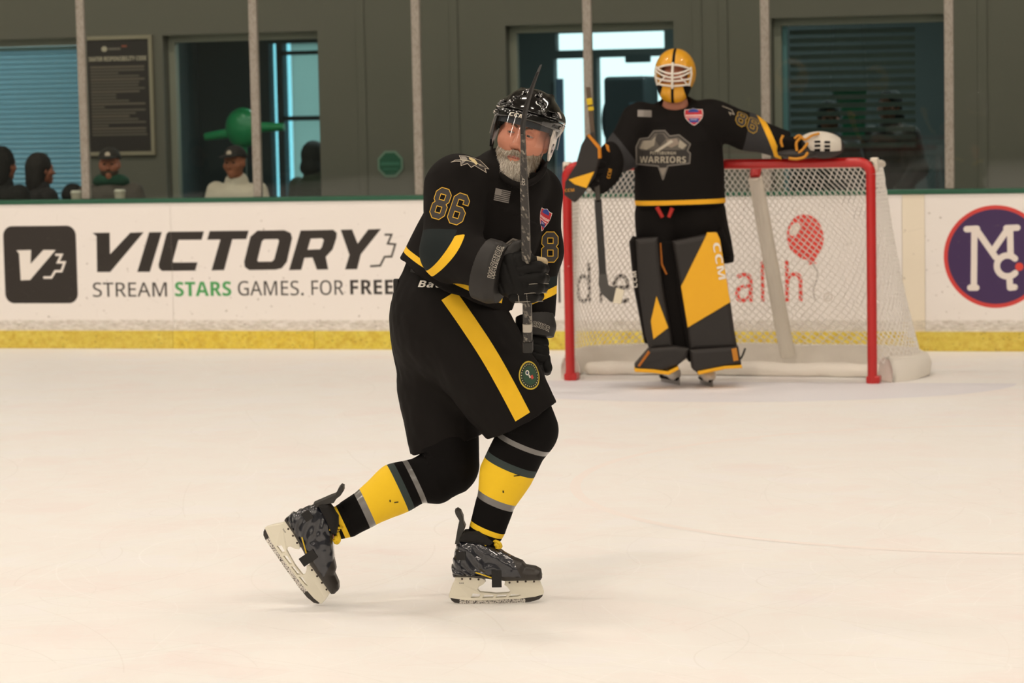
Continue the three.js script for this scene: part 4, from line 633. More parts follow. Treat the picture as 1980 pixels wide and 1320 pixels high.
  strapR([[645, 790], [645, 1000], 120, 0.0515], 'guard_strap', strapM); strapR([[215, 560], [215, 665], 120, 0.0455], 'guard_strap', strapM);
  strapR([[390, 815], [585, 885], 14, 0.0478], 'sole_piping', laceM);
  // blade holder
  const hs = outlineShape([[140, 888], [300, 890], [450, 905], [490, 925], [500, 950], [470, 985], [415, 1015], [400, 1050], [430, 1085], [640, 1108], [790, 1100], [806, 1070], [770, 1020], [738, 995], [745, 955], [780, 938], [1150, 933], [1162, 965], [1192, 1040], [1207, 1100], [1200, 1118], [1100, 1146], [900, 1168], [500, 1182], [250, 1176], [60, 1142], [60, 1110], [95, 1010], [130, 940]].map((p) => zm(...p)), [[[345, 1098], [440, 1108], [422, 1150], [318, 1152]], [[485, 1116], [606, 1122], [590, 1152], [460, 1156]], [[645, 1122], [768, 1116], [750, 1148], [620, 1154]], [[815, 1114], [940, 1122], [900, 1140], [780, 1150]]].map((h) => h.map((p) => zm(...p))));
  const hg = new THREE.ExtrudeGeometry(hs, { depth: 0.014, bevelEnabled: true, bevelSize: 0.0015, bevelThickness: 0.0045, bevelSegments: 3 }); hg.translate(0, 0, -0.007);
  { const p = hg.attributes.position; for (let i = 0; i < p.count; i++) { const y = p.getY(i); p.setZ(i, p.getZ(i) * (1 + 1.5 * clamp((y - 0.055) / 0.05, 0, 1) ** 1.5)); } hg.computeVertexNormals(); }
  const holder = wpart(g, 'blade_holder', put(hg), holderM, 'white plastic blade holder');
  for (const [a, b] of [[222, 905], [322, 906], [422, 914], [798, 958], [896, 950], [995, 948], [1095, 950]]) { const [x, y] = zm(a, b); wpart(holder, 'rivet', put(new THREE.SphereGeometry(0.0036, 8, 6).scale(1, 1, 0.5).translate(x, y, 0.0288)), rivetM); }
  { const [c, q] = canvas(256, 64); q.fillStyle = '#1d1a17'; q.font = 'bold 44px sans-serif'; q.fillText('TUUK', 6, 48); const pg = new THREE.PlaneGeometry(0.036, 0.009).translate(...zm(245, 960), 0.0235); wpart(holder, 'holder_print', put(pg), printMat(c)); }
  const bs = outlineShape([[60, 1140], [250, 1172], [500, 1178], [900, 1164], [1100, 1142], [1206, 1108], [1192, 1150], [1150, 1188], [1050, 1216], [900, 1228], [600, 1230], [200, 1228], [120, 1214], [82, 1185]].map((p) => zm(...p))), bg2 = new THREE.ExtrudeGeometry(bs, { depth: 0.004, bevelEnabled: false }); bg2.translate(0, 0, -0.002);
  const [bc, bq] = canvas(512, 64); bq.fillStyle = '#3f3b38'; bq.fillRect(0, 0, 512, 64); for (let i = 0; i < 2600; i++) { const t = rnd(); bq.fillStyle = rnd() < 0.85 ? '#e6e1da' : '#4a4542'; const x = 60 + t * 350; bq.beginPath(); bq.arc(x, rnd() * 64, 0.8 + rnd() * 2.6, 0, 6.3); bq.fill(); }
  const uvA = bg2.attributes.uv, pA = bg2.attributes.position; for (let i = 0; i < pA.count; i++) uvA.setXY(i, (pA.getX(i) + 0.16) / 0.32, pA.getY(i) / 0.026);
  wpart(g, 'blade', put(bg2), mat('#ffffff', 0.4, { metalness: 0.3, map: tex(bc) }), 'steel runner flecked with snow');
  return g;
}
{
  const g0 = [-0.0695,0,-8.887]; skate(g0, norm([1, 0, 0.03]), [0, 1, 0], skater);
  const toe = [-0.6812,0.0013,-8.9], heel = [-0.8491,0.2549,-8.9], F = norm(sub(toe, heel)), U = norm(cross([0, 0, 1], F)), mid = add(lerp3(heel, toe, 0.5), mul(U, -0.006));
  skate(mid, F, U, skater);
}

// ---- helmet and visor (head axes)
{
  const helmet = new THREE.Group(); helmet.name = 'helmet'; skater.add(helmet); origin.set(helmet, [0, 0, 0]);
  const L = (geo) => placeLocal(geo, hc, hR, hU, hN), gloss = mat('#0c0b0b', 0.12, { physical: true, clearcoat: 1, clearcoatRoughness: 0.04 });
  const outer = fEll([0, 0.05, -0.016], [0.111, 0.104, 0.136]), inner = fEll([0, 0.045, -0.016], [0.096, 0.096, 0.122]), cap = fEll([0, 0.062, -0.02], [0.096, 0.094, 0.124]), side = fEll([0.088, 0.06, -0.02], [0.03, 0.046, 0.09]), ridge = fCone([0.05, 0.142, -0.03], [0.06, 0.085, 0.1], 0.011, 0.009);
  const vents = [fBox([0.042, 0.112, 0.1], [0.012, 0.006, 0.03], 0.004, norm([1, -0.4, 0]), norm([0.4, 1, 0]), [0, 0, 1]), fBox([0.078, 0.085, 0.06], [0.03, 0.007, 0.02], 0.004), fBox([0.022, 0.145, 0.06], [0.006, 0.03, 0.02], 0.004, [1, 0, 0], norm([0, 0.5, 1]), norm([0, 1, -0.5])), fBox([0.09, 0.052, 0.04], [0.03, 0.005, 0.024], 0.003)];
  const f = (x, y, z) => {
    const ax = Math.abs(x); let d = outer(x, y, z); d = smin(d, cap(x, y, z), 0.006); d = smin(d, side(ax, y, z), 0.006); d = smin(d, ridge(ax, y, z), 0.01);
    d = smax(d, -inner(x, y, z), 0.004); d = smax(d, 0.036 - y + clamp(z - 0.03, 0, 1) * 0.12 - clamp(0.02 - z, 0, 0.2) * 0.75, 0.004);
    for (const v of vents) d = smax(d, -v(ax, y, z), 0.004);
    d = smax(d, 0.0022 - Math.abs(y - 0.067 - 0.25 * z * 0.2), 0.0015) ; return d;
  };
  const g = meshField((x, y, z) => f(x, y, z), [-0.14, -0.08, -0.17], [0.14, 0.19, 0.14], 0.003);
  wpart(helmet, 'helmet_shell', L(g), gloss);
  // front brim band and foam behind it
  const band = (y0, y1, rx, rz, a, n = 40) => { const pos = [], idx = []; for (let i = 0; i <= n; i++) { const t = mix(-a, a, i / n), s = Math.sin(t), c = Math.cos(t); for (const [y, k] of [[y0, 1], [y1, 1.0]]) pos.push(rx * k * s, y + 0.004 * c, rz * k * c - 0.014); } for (let i = 0; i < n; i++) { const b = 2 * i; idx.push(b, b + 2, b + 1, b + 1, b + 2, b + 3); } const q = new THREE.BufferGeometry(); q.setAttribute('position', new THREE.BufferAttribute(new Float32Array(pos), 3)); q.setIndex(idx); q.computeVertexNormals(); return q; };
  wpart(helmet, 'brow_foam', L(band(0.022, 0.05, 0.0975, 0.1215, 1.75)), mat('#23282e', 0.6));
  // curved clear visor
  { const n = 44, m = 12, pos = [], idx = []; for (let j = 0; j <= m; j++) for (let i = 0; i <= n; i++) { const t = mix(-1.62, 1.62, i / n), v = j / m, low = -0.034 + 0.012 * Math.abs(Math.sin(t)) ** 3, y = mix(0.058, low, v), k = 1 + 0.03 * v; pos.push(0.114 * k * Math.sin(t), y, 0.14 * k * Math.cos(t) - 0.012); } for (let j = 0; j < m; j++) for (let i = 0; i < n; i++) { const b = j * (n + 1) + i; idx.push(b, b + n + 1, b + 1, b + 1, b + n + 1, b + n + 2); }
    const q = new THREE.BufferGeometry(); q.setAttribute('position', new THREE.BufferAttribute(new Float32Array(pos), 3)); q.setIndex(idx); q.computeVertexNormals(); wpart(helmet, 'visor', L(q), new THREE.MeshPhysicalMaterial({ color: 0xffffff, roughness: 0.015, transmission: 1, thickness: 0, ior: 1.5, side: THREE.DoubleSide }), 'clear curved visor'); }
  // ear guards, straps
  const guardM = mat('#cfc7bd', 0.2, { physical: true, clearcoat: 1 });
  wpart(helmet, 'helmet_liner', L(new THREE.SphereGeometry(1, 32, 20, 0, 6.2832, 0, 1.42).scale(0.0945, 0.0945, 0.1195).translate(0, 0.045, -0.016)), mat('#151414', 0.8));
  for (const s of [-1, 1]) {
    const eg = new THREE.ExtrudeGeometry(outlineShape([[-0.035, 0.04], [0.04, 0.045], [0.05, 0.01], [0.035, -0.04], [0.012, -0.062], [-0.008, -0.05], [-0.028, -0.015]]), { depth: 0.004, bevelEnabled: true, bevelSize: 0.002, bevelThickness: 0.002, bevelSegments: 2 }); eg.rotateY(Math.PI / 2); eg.scale(1, 1, -1); eg.translate(s * 0.1 - 0.002, 0, 0.0); eg.computeVertexNormals(); const ear = wpart(helmet, 'ear_guard', L(eg), s > 0 ? guardM : mat('#2a2a2c', 0.2), s > 0 ? 'pale clear ear guard' : undefined);
    for (const [y, z] of [[-0.01, 0.012], [-0.03, 0.016]]) wpart(ear, 'guard_hole', L(new THREE.SphereGeometry(0.006, 10, 8).scale(0.4, 1, 1).translate(s * 0.104, y, z)), gloss);
    wpart(helmet, 'chin_strap', L(tube([[s * 0.1, -0.04, 0.0], [s * 0.092, -0.085, 0.008], [s * 0.07, -0.125, 0.024], [s * 0.03, -0.15, 0.035], [0, -0.156, 0.04]], 0.0045, 24, 6)), mat('#14110f', 0.7));
  }
  const P3 = (x, y, z, r) => wpart(helmet, 'visor_screw', L(new THREE.SphereGeometry(r, 10, 8).translate(x, y, z)), mat('#aaa59e', 0.25, { metalness: 0.8 })); for (const s of [-1, 1]) { P3(s * 0.113, 0.05, 0.02, 0.006); P3(s * 0.113, 0.05, -0.012, 0.005); }
  const [c, q] = canvas(256, 96); q.fillStyle = '#d8cfc0'; q.font = 'bold 92px sans-serif'; q.transform(1, 0, -0.25, 1, 20, 0); q.scale(0.98, 0.86); q.fillText('CCM', 0, 92);
  wpart(helmet, 'brow_lettering', patch(inHead(f), headAt(-0.012, 0.056, 0.13), mul(hN, -1), hU, 0.075, 0.021, 0.0016, 24, 6), printMat(c, 0.3), 'white lettering on the brow');
  for (const [a, b, w, h] of [[0.1, 0.09, 0.014, 0.018]]) wpart(helmet, 'helmet_sticker', patch(inHead(f), headAt(a - 0.002, b, 0.03), add(mul(hR, -1), mul(hN, -0.3)), hU, w, h, 0.0015, 6, 6), mat('#cfc8c2', 0.4));
}

// ---- gloves
{
  const gloveM = mat('#0d0c0b', 0.62, { physical: true, specularIntensity: 0.4 }), cuffM = mat('#1c1917', 0.6), tanM = mat('#b9a684', 0.8), pipeM = mat('#8c867c', 0.5);
  const word = (txt) => { const [c, q] = canvas(512, 96); q.font = 'bold 84px sans-serif'; q.transform(1, 0, -0.12, 1, 14, 0); const w = q.measureText(txt).width; q.scale(480 / w, 1); q.strokeStyle = '#b8b1a6'; q.lineWidth = 9; q.strokeText(txt, 2, 78); q.fillStyle = '#0e0d0c'; q.fillText(txt, 2, 78); return c; };
  // right: closed round the shaft
  const R = new THREE.Group(); R.name = 'glove'; skater.add(R); origin.set(R, [0, 0, 0]);
  const cuffF = fSections([{ c: [-0.0879,1.1393,-8.59], rx: 0.098, rz: 0.085, R: [0.25, 0.97, 0] }, { c: [-0.0534,1.1279,-8.575], rx: 0.1, rz: 0.085 }, { c: [-0.0254,1.1213,-8.565], rx: 0.092, rz: 0.075 }], 1), hollow = fSections([{ c: [-0.1194,1.1459,-8.6], rx: 0.088, rz: 0.078, R: [0.25, 0.97, 0] }, { c: [-0.0616,1.1311,-8.58], rx: 0.086, rz: 0.074 }], 1);
  const fc = (x, y, z) => smax(cuffF(x, y, z) - 0.003, -hollow(x, y, z), 0.004);
  wpart(R, 'cuff', meshField(fc, ...bounds([[-0.0947,1.1372,-8.6], [-0.0204,1.1215,-8.56]], 0.12), 0.0045), cuffM);
  wpart(R, 'cuff_lettering', patch(fc, [-0.0489,1.1668,-8.5], [-0.1, -0.05, -1], norm([-0.93, 0.38, 0]), 0.115, 0.03, 0.0016, 36, 10, (a, b) => [a, b - 1.6 * (a - 0.005) ** 2]), printMat(word('WARRIOR')), 'black lettering with a silver outline');
  const hand = [fEll([-0.0022,1.1242,-8.565], [0.056, 0.08, 0.055]), fEll([0.0312,1.1505,-8.555], [0.055, 0.05, 0.048]), fEll([0.0334,1.095,-8.545], [0.052, 0.055, 0.048])];
  const fingers = [[[0.0259,1.1343,-8.525], [0.0867,1.1416,-8.52], [0.1068,1.1358,-8.555]], [[0.0236,1.105,-8.52], [0.0877,1.1106,-8.515], [0.1078,1.1061,-8.555]], [[0.0198,1.0768,-8.525], [0.0822,1.0808,-8.52], [0.1024,1.0761,-8.56]], [[0.0127,1.0516,-8.535], [0.0654,1.0525,-8.53], [0.0887,1.0496,-8.565]]];
  const handF = (x, y, z) => { let d = hand[0](x, y, z); d = smin(d, hand[1](x, y, z), 0.02); d = smin(d, hand[2](x, y, z), 0.02); const seam = Math.min(Math.abs(Math.sin((x * 0.94 + y * 0.3) * 95)), 1); return d + 0.0035 * (1 - seam) ** 3; };
  wpart(R, 'glove_back', meshField(handF, ...bounds([[-0.0038,1.1259,-8.565], [0.0287,1.1047,-8.55]], 0.1), 0.0045), gloveM);
  fingers.forEach((c, k) => { const fa = fCone(c[0], c[1], 0.0215, 0.0205), fb = fCone(c[1], c[2], 0.0205, 0.0175), f = (x, y, z) => smin(fa(x, y, z), fb(x, y, z), 0.012); const o = wpart(R, 'glove_finger', meshField(f, ...bounds(c, 0.03), 0.004), gloveM); for (const t of [0.25, 0.75]) { const p = lerp3(c[0], c[1], t), u = norm(sub(c[1], c[0])), q = new THREE.TorusGeometry(0.0208, 0.0018, 6, 18); q.applyQuaternion(new THREE.Quaternion().setFromUnitVectors(new THREE.Vector3(0, 0, 1), V(u))); q.translate(...p); if (k > 2) wpart(o, 'finger_piping', q, pipeM); } wpart(o, 'finger_piping', tube([c[0], lerp3(c[0], c[1], 0.5), c[1], c[2]].map((p, i) => add(p, [i === 3 ? 0.012 : 0, -0.0165, 0.0135 - (i === 3 ? 0.006 : 0)])), 0.0017, 16, 5), pipeM); });
  { const c = [[-0.0029,1.1707,-8.56], [0.0481,1.1625,-8.57], [0.1041,1.1562,-8.575]], a = fCone(c[0], c[1], 0.026, 0.021), b = fCone(c[1], c[2], 0.021, 0.016), th = meshField((x, y, z) => smin(a(x, y, z), b(x, y, z), 0.012), ...bounds(c, 0.04), 0.004), tip = fPlane([0.0859,1.1585,-8.57], [1, 0.1, 0]), [p, q] = cutSurface(th, tip); const o = wpart(R, 'glove_thumb', p, gloveM); wpart(o, 'thumb_palm', q, tanM); }
  wpart(R, 'cuff_flap', meshField(fProfile([-0.0354,1.1961,-8.56], [1, 0, 0], [0, 1, 0], [[-0.035, -0.01], [-0.03, 0.015], [-0.008, 0.03], [0.012, 0.022], [0.02, 0.004], [0.045, 0.03], [0.07, 0.034], [0.08, 0.01], [0.05, -0.02], [0, -0.03]], 0.03, 0.012), ...bounds([[-0.0774,1.17,-8.6], [0.0557,1.2374,-8.52]], 0.05), 0.004), cuffM);
  // left: hanging, seen from the back of the hand
  const Lg = new THREE.Group(); Lg.name = 'glove'; skater.add(Lg); origin.set(Lg, [0, 0, 0]);
  const cl = fSections([{ c: [0.078,0.9506,-8.99], rx: 0.062, rz: 0.06, R: [0.93, -0.3, 0] }, { c: [0.0807,0.9165,-8.98], rx: 0.066, rz: 0.062 }, { c: [0.0783,0.8892,-8.975], rx: 0.06, rz: 0.056 }], 1), hl = fSections([{ c: [0.0857,0.9879,-9], rx: 0.054, rz: 0.052, R: [0.93, -0.3, 0] }, { c: [0.0807,0.92,-8.98], rx: 0.055, rz: 0.052 }], 1), fcl = (x, y, z) => smax(cl(x, y, z) - 0.003, -hl(x, y, z), 0.004);
  wpart(Lg, 'cuff', meshField(fcl, ...bounds([[0.078,0.954,-8.99], [0.08,0.8861,-8.97]], 0.09), 0.0045), cuffM);
  wpart(Lg, 'cuff_lettering', patch(fcl, [0.0869,0.9298,-8.9], [-0.1, 0, -1], norm([0.26, 0.96, 0]), 0.098, 0.026, 0.0016, 30, 8, (a, b) => [a, b - 3.2 * a * a]), printMat(word('WARRIOR')), 'black lettering with a silver outline');
  const palm = [fEll([0.0741,0.8553,-8.965], [0.05, 0.058, 0.04]), fEll([0.0784,0.8145,-8.955], [0.046, 0.04, 0.038])];
  wpart(Lg, 'glove_back', meshField((x, y, z) => smin(palm[0](x, y, z), palm[1](x, y, z), 0.02) + 0.0035 * (1 - Math.min(Math.abs(Math.sin(y * 110 + x * 30)), 1)) ** 3, ...bounds([[0.0742,0.8606,-8.965], [0.0783,0.8092,-8.955]], 0.08), 0.0045), gloveM);
  const Lp = [[[0.037,0.8192,-8.95], [0.0398,0.7889,-8.94], [0.0465,0.7729,-8.96]], [[0.0627,0.8105,-8.945], [0.0655,0.7802,-8.935], [0.0705,0.7642,-8.955]], [[0.0885,0.8065,-8.945], [0.0913,0.7744,-8.935], [0.0947,0.7602,-8.955]], [[0.1112,0.8143,-8.95], [0.1139,0.7822,-8.94], [0.1157,0.768,-8.96]]];
  Lp.forEach((pts) => { const a = fCone(pts[0], pts[1], 0.0165, 0.0165), b = fCone(pts[1], pts[2], 0.0165, 0.014), o = wpart(Lg, 'glove_finger', meshField((x, y, zz) => smin(a(x, y, zz), b(x, y, zz), 0.012), ...bounds(pts, 0.03), 0.004), gloveM); const t = new THREE.TorusGeometry(0.0168, 0.0018, 6, 18); t.rotateX(Math.PI / 2); t.translate(...lerp3(pts[0], pts[1], 0.7)); wpart(o, 'finger_piping', t, pipeM); });
  { const c = [[0.0349,0.8887,-8.95], [0.0168,0.8527,-8.93], [0.0229,0.8158,-8.915]], a = fCone(c[0], c[1], 0.022, 0.018), b = fCone(c[1], c[2], 0.018, 0.014); wpart(Lg, 'glove_thumb', meshField((x, y, z) => smin(a(x, y, z), b(x, y, z), 0.012), ...bounds(c, 0.04), 0.004), gloveM); }
}

// ---- the raised stick
{
  const base = [0.0514,0.8675,-8.68], st = thing('hockey_stick', 'black hockey stick held upright in front of the bearded face of the skater', 'hockey stick', base);
  const pts = [base, [0.0512,1.0695,-8.575], [0.0497,1.2897,-8.45], [0.0469,1.5189,-8.31], [0.0463,1.5797,-8.27]], up = norm(sub(pts[3], pts[0]));
  const shaft = (sec) => { const pos = [], idx = [], n = 12; sec.forEach(([c, w, d, r]) => { const X = norm(r), Z = norm(cross(X, up)); for (let k = 0; k < n; k++) { const a = (k + 0.5) / n * 6.283, ca = Math.cos(a), sa = Math.sin(a), e = 0.35, px = Math.sign(ca) * Math.abs(ca) ** e * w, pz = Math.sign(sa) * Math.abs(sa) ** e * d; pos.push(...add(c, add(mul(X, px), mul(Z, pz)))); } }); for (let i = 0; i + 1 < sec.length; i++) for (let k = 0; k < n; k++) { const a = i * n + k, b = i * n + (k + 1) % n; idx.push(a, b, a + n, b, b + n, a + n); } for (const [s, f] of [[0, 1], [sec.length - 1, 0]]) for (let k = 1; k + 1 < n; k++) f ? idx.push(s * n, s * n + k + 1, s * n + k) : idx.push(s * n, s * n + k, s * n + k + 1); const g = new THREE.BufferGeometry(); g.setAttribute('position', new THREE.BufferAttribute(new Float32Array(pos), 3)); g.setIndex(idx); const h = g.toNonIndexed(); h.computeVertexNormals(); return meterUV(h); };
  const [c, q] = canvas(64, 1024); q.fillStyle = '#2b2724'; q.fillRect(0, 0, 64, 1024); for (let i = 0; i < 420; i++) { q.fillStyle = `rgba(${rnd() < 0.5 ? '190,182,165' : '15,13,12'},${0.15 + rnd() * 0.5})`; q.fillRect(rnd() * 64, rnd() * 1024, 2 + rnd() * 14, 3 + rnd() * 16); }
  const X = [1, 0, 0.25], sh = shaft([[pts[0], 0.0145, 0.011, X], [pts[1], 0.0145, 0.011, X], [pts[2], 0.0135, 0.011, X], [[0.0471,1.4299,-8.365], 0.0115, 0.011, X], [pts[3], 0.0075, 0.012, X], [pts[4], 0.0055, 0.014, X]]), shm = mat('#ffffff', 0.4, { map: (() => { const t = tex(c, true); t.repeat.set(22, 1); return t; })() });
  wpart(st, 'shaft', sh, shm);
  wpart(st, 'butt_end', shaft([[add(base, mul(up, -0.004)), 0.0165, 0.013, X], [add(base, mul(up, 0.035)), 0.0165, 0.013, X]]), mat('#1c1a18', 0.6));
  wpart(st, 'grip_label', shaft([[add(base, mul(up, 0.075)), 0.0147, 0.0112, X], [add(base, mul(up, 0.105)), 0.0147, 0.0112, X]]), mat('#b7b0a4', 0.5));
  const bl = [[0.0461,1.5701,-8.28], [0.0483,1.6066,-8.25], [0.0585,1.6537,-8.22], [0.0782,1.7157,-8.18], [0.0991,1.7662,-8.145]];
  wpart(st, 'blade', shaft(bl.map((p, i) => [p, [0.006, 0.005, 0.0055, 0.0055, 0.004][i], [0.014, 0.028, 0.036, 0.036, 0.024][i], [1, 0.1, 0.35]])), mat('#1d1b1a', 0.7, { map: (() => { const [cc, qq] = canvas(64, 256); qq.fillStyle = '#e8e2da'; qq.fillRect(0, 0, 64, 256); for (let i = 0; i < 120; i++) { qq.fillStyle = 'rgba(90,85,80,0.6)'; qq.fillRect(rnd() * 64, rnd() * 256, 8, 2); } return tex(cc, true); })() }), 'taped black blade');
  const [lc, lq] = canvas(64, 192); lq.translate(48, 180); lq.rotate(-Math.PI / 2); lq.fillStyle = '#b9b2a8'; lq.font = 'bold 52px sans-serif'; lq.fillText('CCM', 0, 0);
  const lp = new THREE.PlaneGeometry(0.014, 0.05), at0 = [0.0462,1.4303,-8.352]; lp.translate(...at0); wpart(st, 'shaft_lettering', lp, printMat(lc, 0.4));
}

// ---------------------------------------------------------------- the goaltender leaning on the goal
{
  const gk = thing('person', 'goaltender in a yellow mask and black jersey resting one arm on the red crossbar', 'person', [1.0471,0,-15.7798]);
  const grp = (n) => { const g = new THREE.Group(); g.name = n; gk.add(g); origin.set(g, [0, 0, 0]); return g; };
  const black = knit('#141110', 0.82), grey = mat('#2b2a2c', 0.8), padK = mat('#24201e', 0.6), yel = mat('#efb018', 0.7), gold = mat('#f2b41a', 0.5), white = mat('#dcd6cc', 0.5), redM = mat('#b3261e', 0.7);
  const J = { neck: [0.9828,1.6397,-15.78], rS: [0.7683,1.5567,-15.75], rE: [0.6719,1.385,-15.68], rW: [0.5516,1.3061,-15.55], lS: [1.1791,1.5605,-15.75], lE: [1.4042,1.4775,-15.78], lW: [1.6471,1.3826,-15.74], pel: [1.0077,0.9732,-15.8], rH: [0.8789,0.8997,-15.8], lH: [1.122,0.8949,-15.8], rK: [0.8548,0.5388,-15.74], lK: [1.1399,0.5206,-15.7], rA: [0.9375,0.1351,-15.8], lA: [1.1572,0.123,-15.72] };
  const hc = [0.9799,1.8138,-15.74], hN0 = norm([-0.16, -0.02, 1]), hU0 = norm([0.04, 1, 0.02]), R = norm(cross(hU0, hN0)), N = norm(cross(R, hU0)), U = hU0, L = (g) => placeLocal(g, hc, R, U, N), inH = toLocal(hc, R, U, N);
  // body
  {
    const trunk = fSections([{ c: J.pel, rx: 0.15, rz: 0.11, R: [1, 0, 0] }, { c: [0.9971,1.2918,-15.8], rx: 0.145, rz: 0.11 }, { c: [0.9879,1.534,-15.79], rx: 0.15, rz: 0.11 }, { c: [0.9825,1.6186,-15.78], rx: 0.08, rz: 0.07 }]);
    const bones = [[J.rS, J.rE, 0.05, 0.042], [J.rE, J.rW, 0.04, 0.03], [J.lS, J.lE, 0.05, 0.042], [J.lE, J.lW, 0.04, 0.03], [J.rH, J.rK, 0.08, 0.055], [J.rK, J.rA, 0.05, 0.035], [J.lH, J.lK, 0.08, 0.055], [J.lK, J.lA, 0.05, 0.035], [J.rA, [0.9393,0.0944,-15.84], 0.03, 0.022], [J.lA, [1.1491,0.0877,-15.74], 0.03, 0.022], [J.lW, [1.7866,1.3621,-15.72], 0.03, 0.026], [J.rW, [0.4901,1.2965,-15.5], 0.03, 0.026], [[0.9819,1.5794,-15.78], [0.9835,1.7299,-15.77], 0.062, 0.06]].map((b) => fCone(...b));
    const f = (x, y, z) => { let d = trunk(x, y, z); for (const b of bones) d = smin(d, b(x, y, z), 0.04); return d; }, head = inH(fHead);
    const body = wpart(gk, 'body', merge([meshField(f, ...bounds(Object.values(J).concat([[1.1486,0.0418,-15.62]]), 0.16), 0.02), meshField(head, ...bounds([hc], 0.2), 0.006)]), skin);
    eyes(body, hc, R, U, N);
  }
  // mask: shell, chin, cage
  {
    const mask = grp('goalie_mask'), o1 = fEll([0, 0.018, -0.008], [0.122, 0.142, 0.142]), i1 = fEll([0, 0.01, -0.014], [0.104, 0.13, 0.122]), chin = fEll([0, -0.08, 0.046], [0.09, 0.082, 0.086]), chinI = fEll([0, -0.075, 0.03], [0.078, 0.075, 0.08]), port = fBox([0, 0.008, 0.15], [0.09, 0.05, 0.09], 0.036), low = fPlane([0, -0.15, 0.06], [0, -1, -0.45]);
    const f = (x, y, z) => { let d = smin(o1(x, y, z), chin(x, y, z), 0.03); d = smin(d, Math.abs(x) > 0 ? fRidge(Math.abs(x), y, z) : 1, 0.012); d = smax(d, -smin(i1(x, y, z), chinI(x, y, z), 0.03), 0.004); d = smax(d, -port(x, y, z), 0.008); return smax(d, low(x, y, z), 0.006); }, fRidge = fCone([0.07, 0.06, 0.1], [0.105, 0.02, 0.05], 0.012, 0.012);
    const g = meshField(f, [-0.16, -0.2, -0.18], [0.16, 0.19, 0.18], 0.006); const [rest, stripe] = cutSurface(g, (x, y, z) => Math.min(0.0085 - Math.abs(x), z + 0.02)), [shell, tabs] = cutSurface(rest, (x, y, z) => Math.min(0.02 - Math.abs(Math.abs(x) - 0.088 + (y + 0.09) * 0.3), -0.055 - y, y + 0.13, z - 0.02));
    wpart(mask, 'mask_shell', L(shell), mat('#e0a01c', 0.4, { physical: true, clearcoat: 0.5 }), 'golden yellow shell'); wpart(mask, 'mask_stripe', L(stripe), black); wpart(mask, 'mask_tab', L(tabs), black);
    wpart(mask, 'back_plate', L(new THREE.SphereGeometry(0.1, 20, 14, 0, 6.3, 0, 1.9).scale(1.06, 1.2, 1.05).rotateX(-1.3).translate(0, 0.03, -0.035)), black);
    const wire = mat('#e4ddd2', 0.35), S = (y, x) => { const e = Math.sqrt(Math.max(0.02, 1 - (x / 0.128) ** 2 - ((y - 0.01) / 0.17) ** 2)); return 0.15 * e + 0.006; };
    const hoop = (y0, y1, w) => tube(Array.from({ length: 11 }, (_, i) => { const x = mix(-w, w, i / 10), y = y0 + (y1 - y0) * (1 - (x / w) ** 2); return [x, y, S(y, x)]; }), 0.0058, 30, 6);
    for (const [a, b, w] of [[0.045, 0.065, 0.092], [0.046, 0.014, 0.1], [0.03, -0.008, 0.104], [-0.012, -0.028, 0.1], [-0.046, -0.056, 0.09]]) wpart(mask, 'cage_bar', L(hoop(a, b, w)), wire);
    wpart(mask, 'cage_bar', L(tube([0.078, 0.05, 0.01, -0.03, -0.07].map((y) => [0, y, S(y, 0) + 0.004]), 0.0075, 20, 6)), wire);
    for (const s of [-1, 1]) { wpart(mask, 'cage_bar', L(tube([[s * 0.1, 0.055, S(0.055, 0.1)], [s * 0.104, 0.01, S(0.01, 0.104)], [s * 0.092, -0.055, S(-0.055, 0.092)]], 0.0062, 16, 6)), wire); wpart(mask, 'cage_bar', L(tube([[s * 0.04, 0.0, S(0, 0.04)], [s * 0.07, -0.03, S(-0.03, 0.07)], [s * 0.088, -0.05, S(-0.05, 0.088)]], 0.005, 12, 6)), wire); }
  }
  // jersey
  const torso = fSections([{ c: [1.0038,1.0044,-15.78], rx: 0.27, rz: 0.2, R: [1, 0, 0] }, { c: [1.001,1.2317,-15.78], rx: 0.265, rz: 0.2 }, { c: [0.9858,1.4285,-15.78], rx: 0.265, rz: 0.19 }, { c: [0.9815,1.5493,-15.78], rx: 0.235, rz: 0.15 }, { c: [0.9827,1.6306,-15.78], rx: 0.1, rz: 0.1 }]);
  const yokeG = [fCone([0.9638,1.5798,-15.78], [0.7802,1.5444,-15.75], 0.09, 0.105), fCone([1.0001,1.579,-15.78], [1.1789,1.5485,-15.75], 0.09, 0.11)], armL = join(0.05, fCone(J.lS, J.lE, 0.115, 0.1), fCone(J.lE, [1.611,1.3984,-15.74], 0.1, 0.084)), armR = join(0.05, fCone(J.rS, J.rE, 0.112, 0.1), fCone(J.rE, [0.6016,1.328,-15.6], 0.095, 0.08));
  const hemG = fPlane([0.9931,1.0627,-15.6], [0.01, -1, 0]), cutL = fPlane([1.623,1.3891,-15.74], [0.95, -0.25, 0]), cutR = fPlane([0.6076,1.3278,-15.6], [-0.9, -0.2, 0.4]), hole = fSphere([0.975,1.6849,-15.74], 0.09);
  const fJ = (x, y, z) => { let t = torso(x, y, z); for (const k of yokeG) t = smin(t, k(x, y, z), 0.05); t = smax(t, hemG(x, y, z), 0.008); t = smax(t, -hole(x, y, z), 0.01); return smin(smin(t, smax(armL(x, y, z), cutL(x, y, z), 0.008), 0.025), smax(armR(x, y, z), cutR(x, y, z), 0.008), 0.025) + fold(x, y, z, 6, 0.009); };
